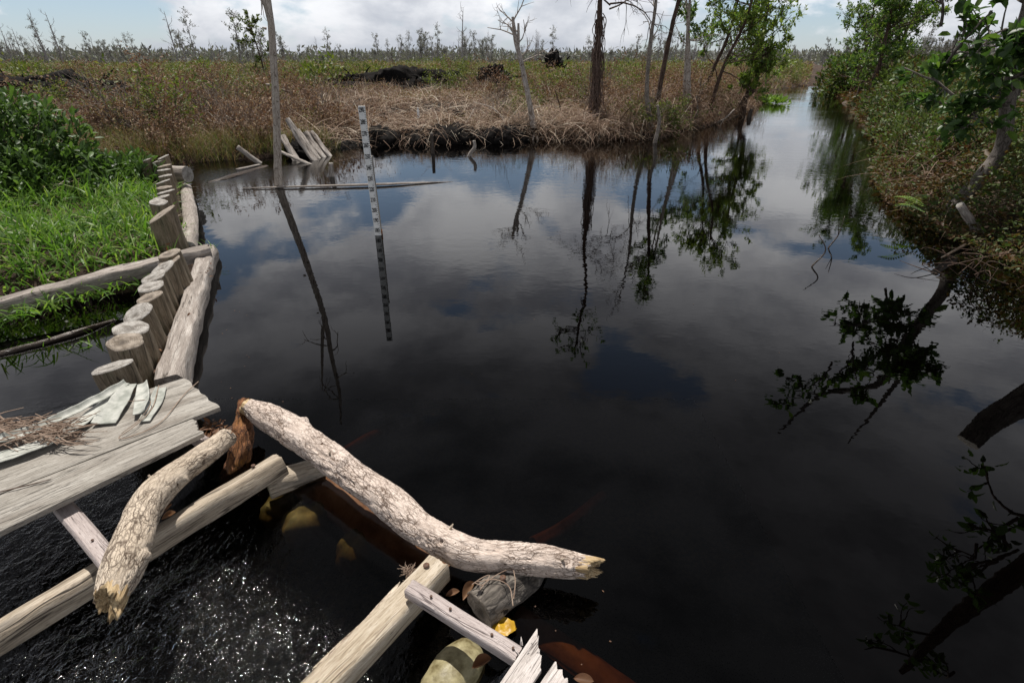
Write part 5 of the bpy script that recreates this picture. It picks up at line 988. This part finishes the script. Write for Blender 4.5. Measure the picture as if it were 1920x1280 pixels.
def fput(kd, j, loc, rz, sc):
    o, u_ = fp[(kd, j)]
    if u_: o = clone(o, loc, rz, sc)
    else: fp[(kd, j)][1] = True; o.location = loc; o.rotation_euler = (0, 0, rz); o.scale = (sc,)*3
cnt = 0
while cnt < 330:
    x, y = plain_samples(1, 10.2, 50, -46, 29, .55); x, y = float(x[0]), float(y[0]); X1, Y1 = np.array([x]), np.array([y])
    if x*2-y > 0 or land(X1, Y1)[0] < .35 or burnt(X1, Y1)[0] > .3 or y < 9.6: continue
    wedge = (14 < y < 28 and -.36*y < x < .0) or (-.92*y < x < -.64*y and y < 19.5)
    if wedge and rv.random() < .88: continue
    st = (abs(x-.2) < 3.6) and y < 19; g_ = pn2(X1*.25, Y1*.25, 44)[0]; r_ = rv.random()
    if st and r_ < .7: continue
    kd = 'bare' if r_ > .86 else ('green' if r_+g_*.8 > .52+(.15 if y < 18 else -.15) else 'brown')
    fput(kd, int(rv.integers(3)), (x, y, gz1(x, y)-.03), rv.uniform(0, 6.3), rv.uniform(.6, 1.25)*(1+.004*y)); cnt += 1

# burnt wood on the plain
log('charred_log', 'thick charred log lying across the burnt clearing', [Y(600, 166, 29.5), Y(680, 169, 29), Y(765, 172, 28.4)], [.33, .35, .28], M_CHAR, 18, 50, .12, 2, None)
log('charred_log', 'short charred log right of the burnt mound', [Y(800, 168, 28), Y(855, 166, 28)], [.16, .14], M_CHAR, 12, 20, .3, 2, None)
def mound(name, label, px, py, y, ax, seed):
    c = Y(px, py, y); t = thing(name, label, 'burnt wood', c); r_ = np.random.default_rng(seed); mb = MB(); nu, nv = 46, 16; th = np.linspace(0, 2*math.pi, nu, endpoint=False); ph = np.linspace(.0, math.pi/2, nv); A_, B_ = np.meshgrid(th, ph, indexing='ij'); d = np.stack([np.sin(B_)*np.cos(A_), np.sin(B_)*np.sin(A_), np.cos(B_)], -1)
    r = 1+.45*fbm(d*2.4+seed, 4, .6); V = c+d*r[..., None]*A(*ax); Q = [(i*nv+j, i*nv+j+1, ((i+1) % nu)*nv+j+1, ((i+1) % nu)*nv+j) for i in range(nu) for j in range(nv-1)]; mb.add(V.reshape(-1, 3), Q); part('heap', mb, M_CHAR, t, smooth=False)
    mb = MB()
    for k in range(int(26*ax[0])):
        p = c+r_.normal(0, .5, 3)*A(*ax)*A(1, 1, .3)+A(0, 0, ax[2]*.4); dd = r_.normal(size=3)*A(1, 1, .4)+A(0, 0, .25); mb = MB(); tube(mb, [p, p+dd*.22, p+dd*.38+r_.normal(0, .12, 3)], [.06, .045, .015], 5, 6); part('charred_root', mb, M_CHAR, t)
    return t
mound('burnt_mound', 'broad black mound of charred roots behind the charred log', 775, 166, 30.5, (2.9, 1.2, .85), 3)
mound('burnt_mound', 'small black charred stump left of the broad mound', 660, 166, 30.5, (1.2, .5, .6), 5)
mound('burnt_stump', 'spiky black burnt root plate behind the white dead tree', 925, 163, 29.0, (.8, .5, .85), 8)
mound('burnt_mound', 'long low black heap of burnt debris at the far left', 60, 172, 24.0, (3.6, 1.3, .6), 12)
mound('burnt_mound', 'low black heap of charred debris right of the left heap', 150, 182, 21.0, (1.8, .8, .5), 15)
mound('burnt_stump', 'black burnt stump in the shrubs right of the white dead tree', 1038, 128, 40.0, (.6, .5, .9), 18)
log('charred_chunk', 'small black chunk of burnt wood lying on the straw', [G(848, 213, .45), G(872, 217, .4)], [.1, .07], M_CHAR, 10, 12, .3, 3, None)
t = thing('fallen_branch', 'long thin fallen branch behind the dead pole', 'branch', Y(440, 158, 21)); mb = MB(); tube(mb, [Y(402, 150, 21), Y(450, 160, 21), Y(520, 167, 21), Y(560, 178, 20)], [.03, .04, .05, .03], 7, 24); tube(mb, [Y(463, 162, 21), Y(464, 180, 20.8), Y(467, 198, 20.6)], [.03, .03, .03], 6, 8); part('stem', mb, MB_DARK, t)
for k, (px, py, d) in enumerate(((1011, 0, 0),)): pass
for k in range(46):
    px = rv.uniform(420, 1080); b_ = G(px, rv.uniform(175, 262), .25)
    if land(np.array([b_[0]]), np.array([b_[1]]))[0] < .2: continue
    t = thing('dead_stick', 'bare dead stick lying in the straw of the far bank', 'stick', b_, 'dead sticks on the far bank'); a = rv.uniform(0, 6.28); L_ = rv.uniform(.3, 1.1); d = A(math.cos(a), math.sin(a), rv.uniform(.0, .7)); mb = MB(); tube(mb, [b_-A(0, 0, .1), b_+d*L_*.5+rv.normal(0, .06, 3), b_+d*L_], [.02, .016, .006], 6, 8); part('stem', mb, MB_WHITE if k % 3 else MB_DARK, t)
p = G(785, 222, .4); mb = MB(); tube(mb, [p, p+A(0, 0, .16), p+A(0, 0, .18), p+A(0, 0, .24)], [.03, .03, .015, .012], 12, 12); solo('white_bottle', mb, WHITE, 'tiny white bottle stuck on the straw bank', 'bottle', p)

# ------------------------------------------------------------------ far tree line
tp = []
for i in range(8):
    pl = Plant(300+i); h = 4.2+.5*(i % 4); lean = pl.rg.normal(0, .35)
    pl.stem([A(0, 0, -.3), A(.05, 0, h*.35), A(lean*.4, .05, h*.7), A(lean, .1, h)], [.075, .065, .045, .015], 6, 14, .2)
    for k in range(15 if i < 6 else 9): f = pl.rg.uniform(.35, 1); pl.limb(A(lean*f*f, .05*f, h*f), pl.rg.normal(size=3)*A(1, 1, .2)+A(0, 0, 1.0), pl.rg.uniform(.5, 1.15), .022, 1, .25, .12, 3, 4)
    if i < 6: pl.rosettes(4 if i < 3 else 3, .20, .5, .9, (.1, 1.), False, .2, .09)
    tp.append(pl.build('far_tree', 'spindly grey tree in the far tree line', 'tree', (0, 0, 0), MB_FAR_HAZE, L_FAR_HAZE, 'spindly grey trees of the far tree line'))
usedt = [False]*8; k = 0; TCL = [(rv.uniform(-47, 47), rv.uniform(78, 165)) for _ in range(62)]
def far_put(i, loc, rz, sc, label=None):
    if not usedt[i]: usedt[i] = True; o = tp[i]; o.location = loc; o.rotation_euler = (0, 0, rz); o.scale = (sc,)*3
    else: o = clone(tp[i], loc, rz, sc)
    o['label'] = label or 'spindly grey tree in the far tree line'; return o
while k < 290:
    ca, cd = TCL[int(rv.integers(len(TCL)))]; az = math.radians(ca+rv.normal(0, 1.3)); d = cd+rv.normal(0, 9); x, y = math.sin(az)*d, math.cos(az)*d
    if land(np.array([x]), np.array([y]))[0] < 1.5: continue
    far_put(int(rv.integers(8)), (x, y, gz1(x, y)), rv.uniform(0, 6.3), rv.uniform(.3, 1.0)*(.85 if d < 95 else 1.12)); k += 1
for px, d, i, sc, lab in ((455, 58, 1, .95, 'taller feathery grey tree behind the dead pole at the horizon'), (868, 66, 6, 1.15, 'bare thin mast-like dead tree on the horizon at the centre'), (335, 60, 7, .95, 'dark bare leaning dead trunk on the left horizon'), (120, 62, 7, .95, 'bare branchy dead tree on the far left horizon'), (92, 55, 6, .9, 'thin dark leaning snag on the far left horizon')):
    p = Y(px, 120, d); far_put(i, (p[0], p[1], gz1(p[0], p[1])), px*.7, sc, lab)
pl = Plant(400); b0 = Y(492, 140, 30); b0[2] = .25
bank_tree(401, 'narrow leafy green tree just behind the tall dead pole', b0, [b0+A(.1, 0, 1.0), b0+A(.0, 0, 2.0), b0+A(-.2, 0, 3.1)], .06, MB_DARK, L_SHRUB, 20, .8, 7, .15, .8, (.2, .8), (.15, 1), 1, 3)
# low far woodland closing the plain at the horizon, too far to count
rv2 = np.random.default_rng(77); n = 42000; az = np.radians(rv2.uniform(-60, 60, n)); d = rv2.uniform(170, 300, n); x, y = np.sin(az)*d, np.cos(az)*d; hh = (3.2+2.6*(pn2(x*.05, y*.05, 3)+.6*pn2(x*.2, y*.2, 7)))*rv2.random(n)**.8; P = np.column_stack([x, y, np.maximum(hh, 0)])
mb = MB(); leaves(mb, P, rv2.normal(size=(n, 3))+A(0, 0, .8), rv2.normal(size=(n, 3))+A(0, -1, 0), 1.5, .55, rv2.uniform(.2, 1, n)); setting('far_woodland', mb, L_FAR_HAZE, 'stuff', 'low grey far-off woodland along the horizon', 'woodland')
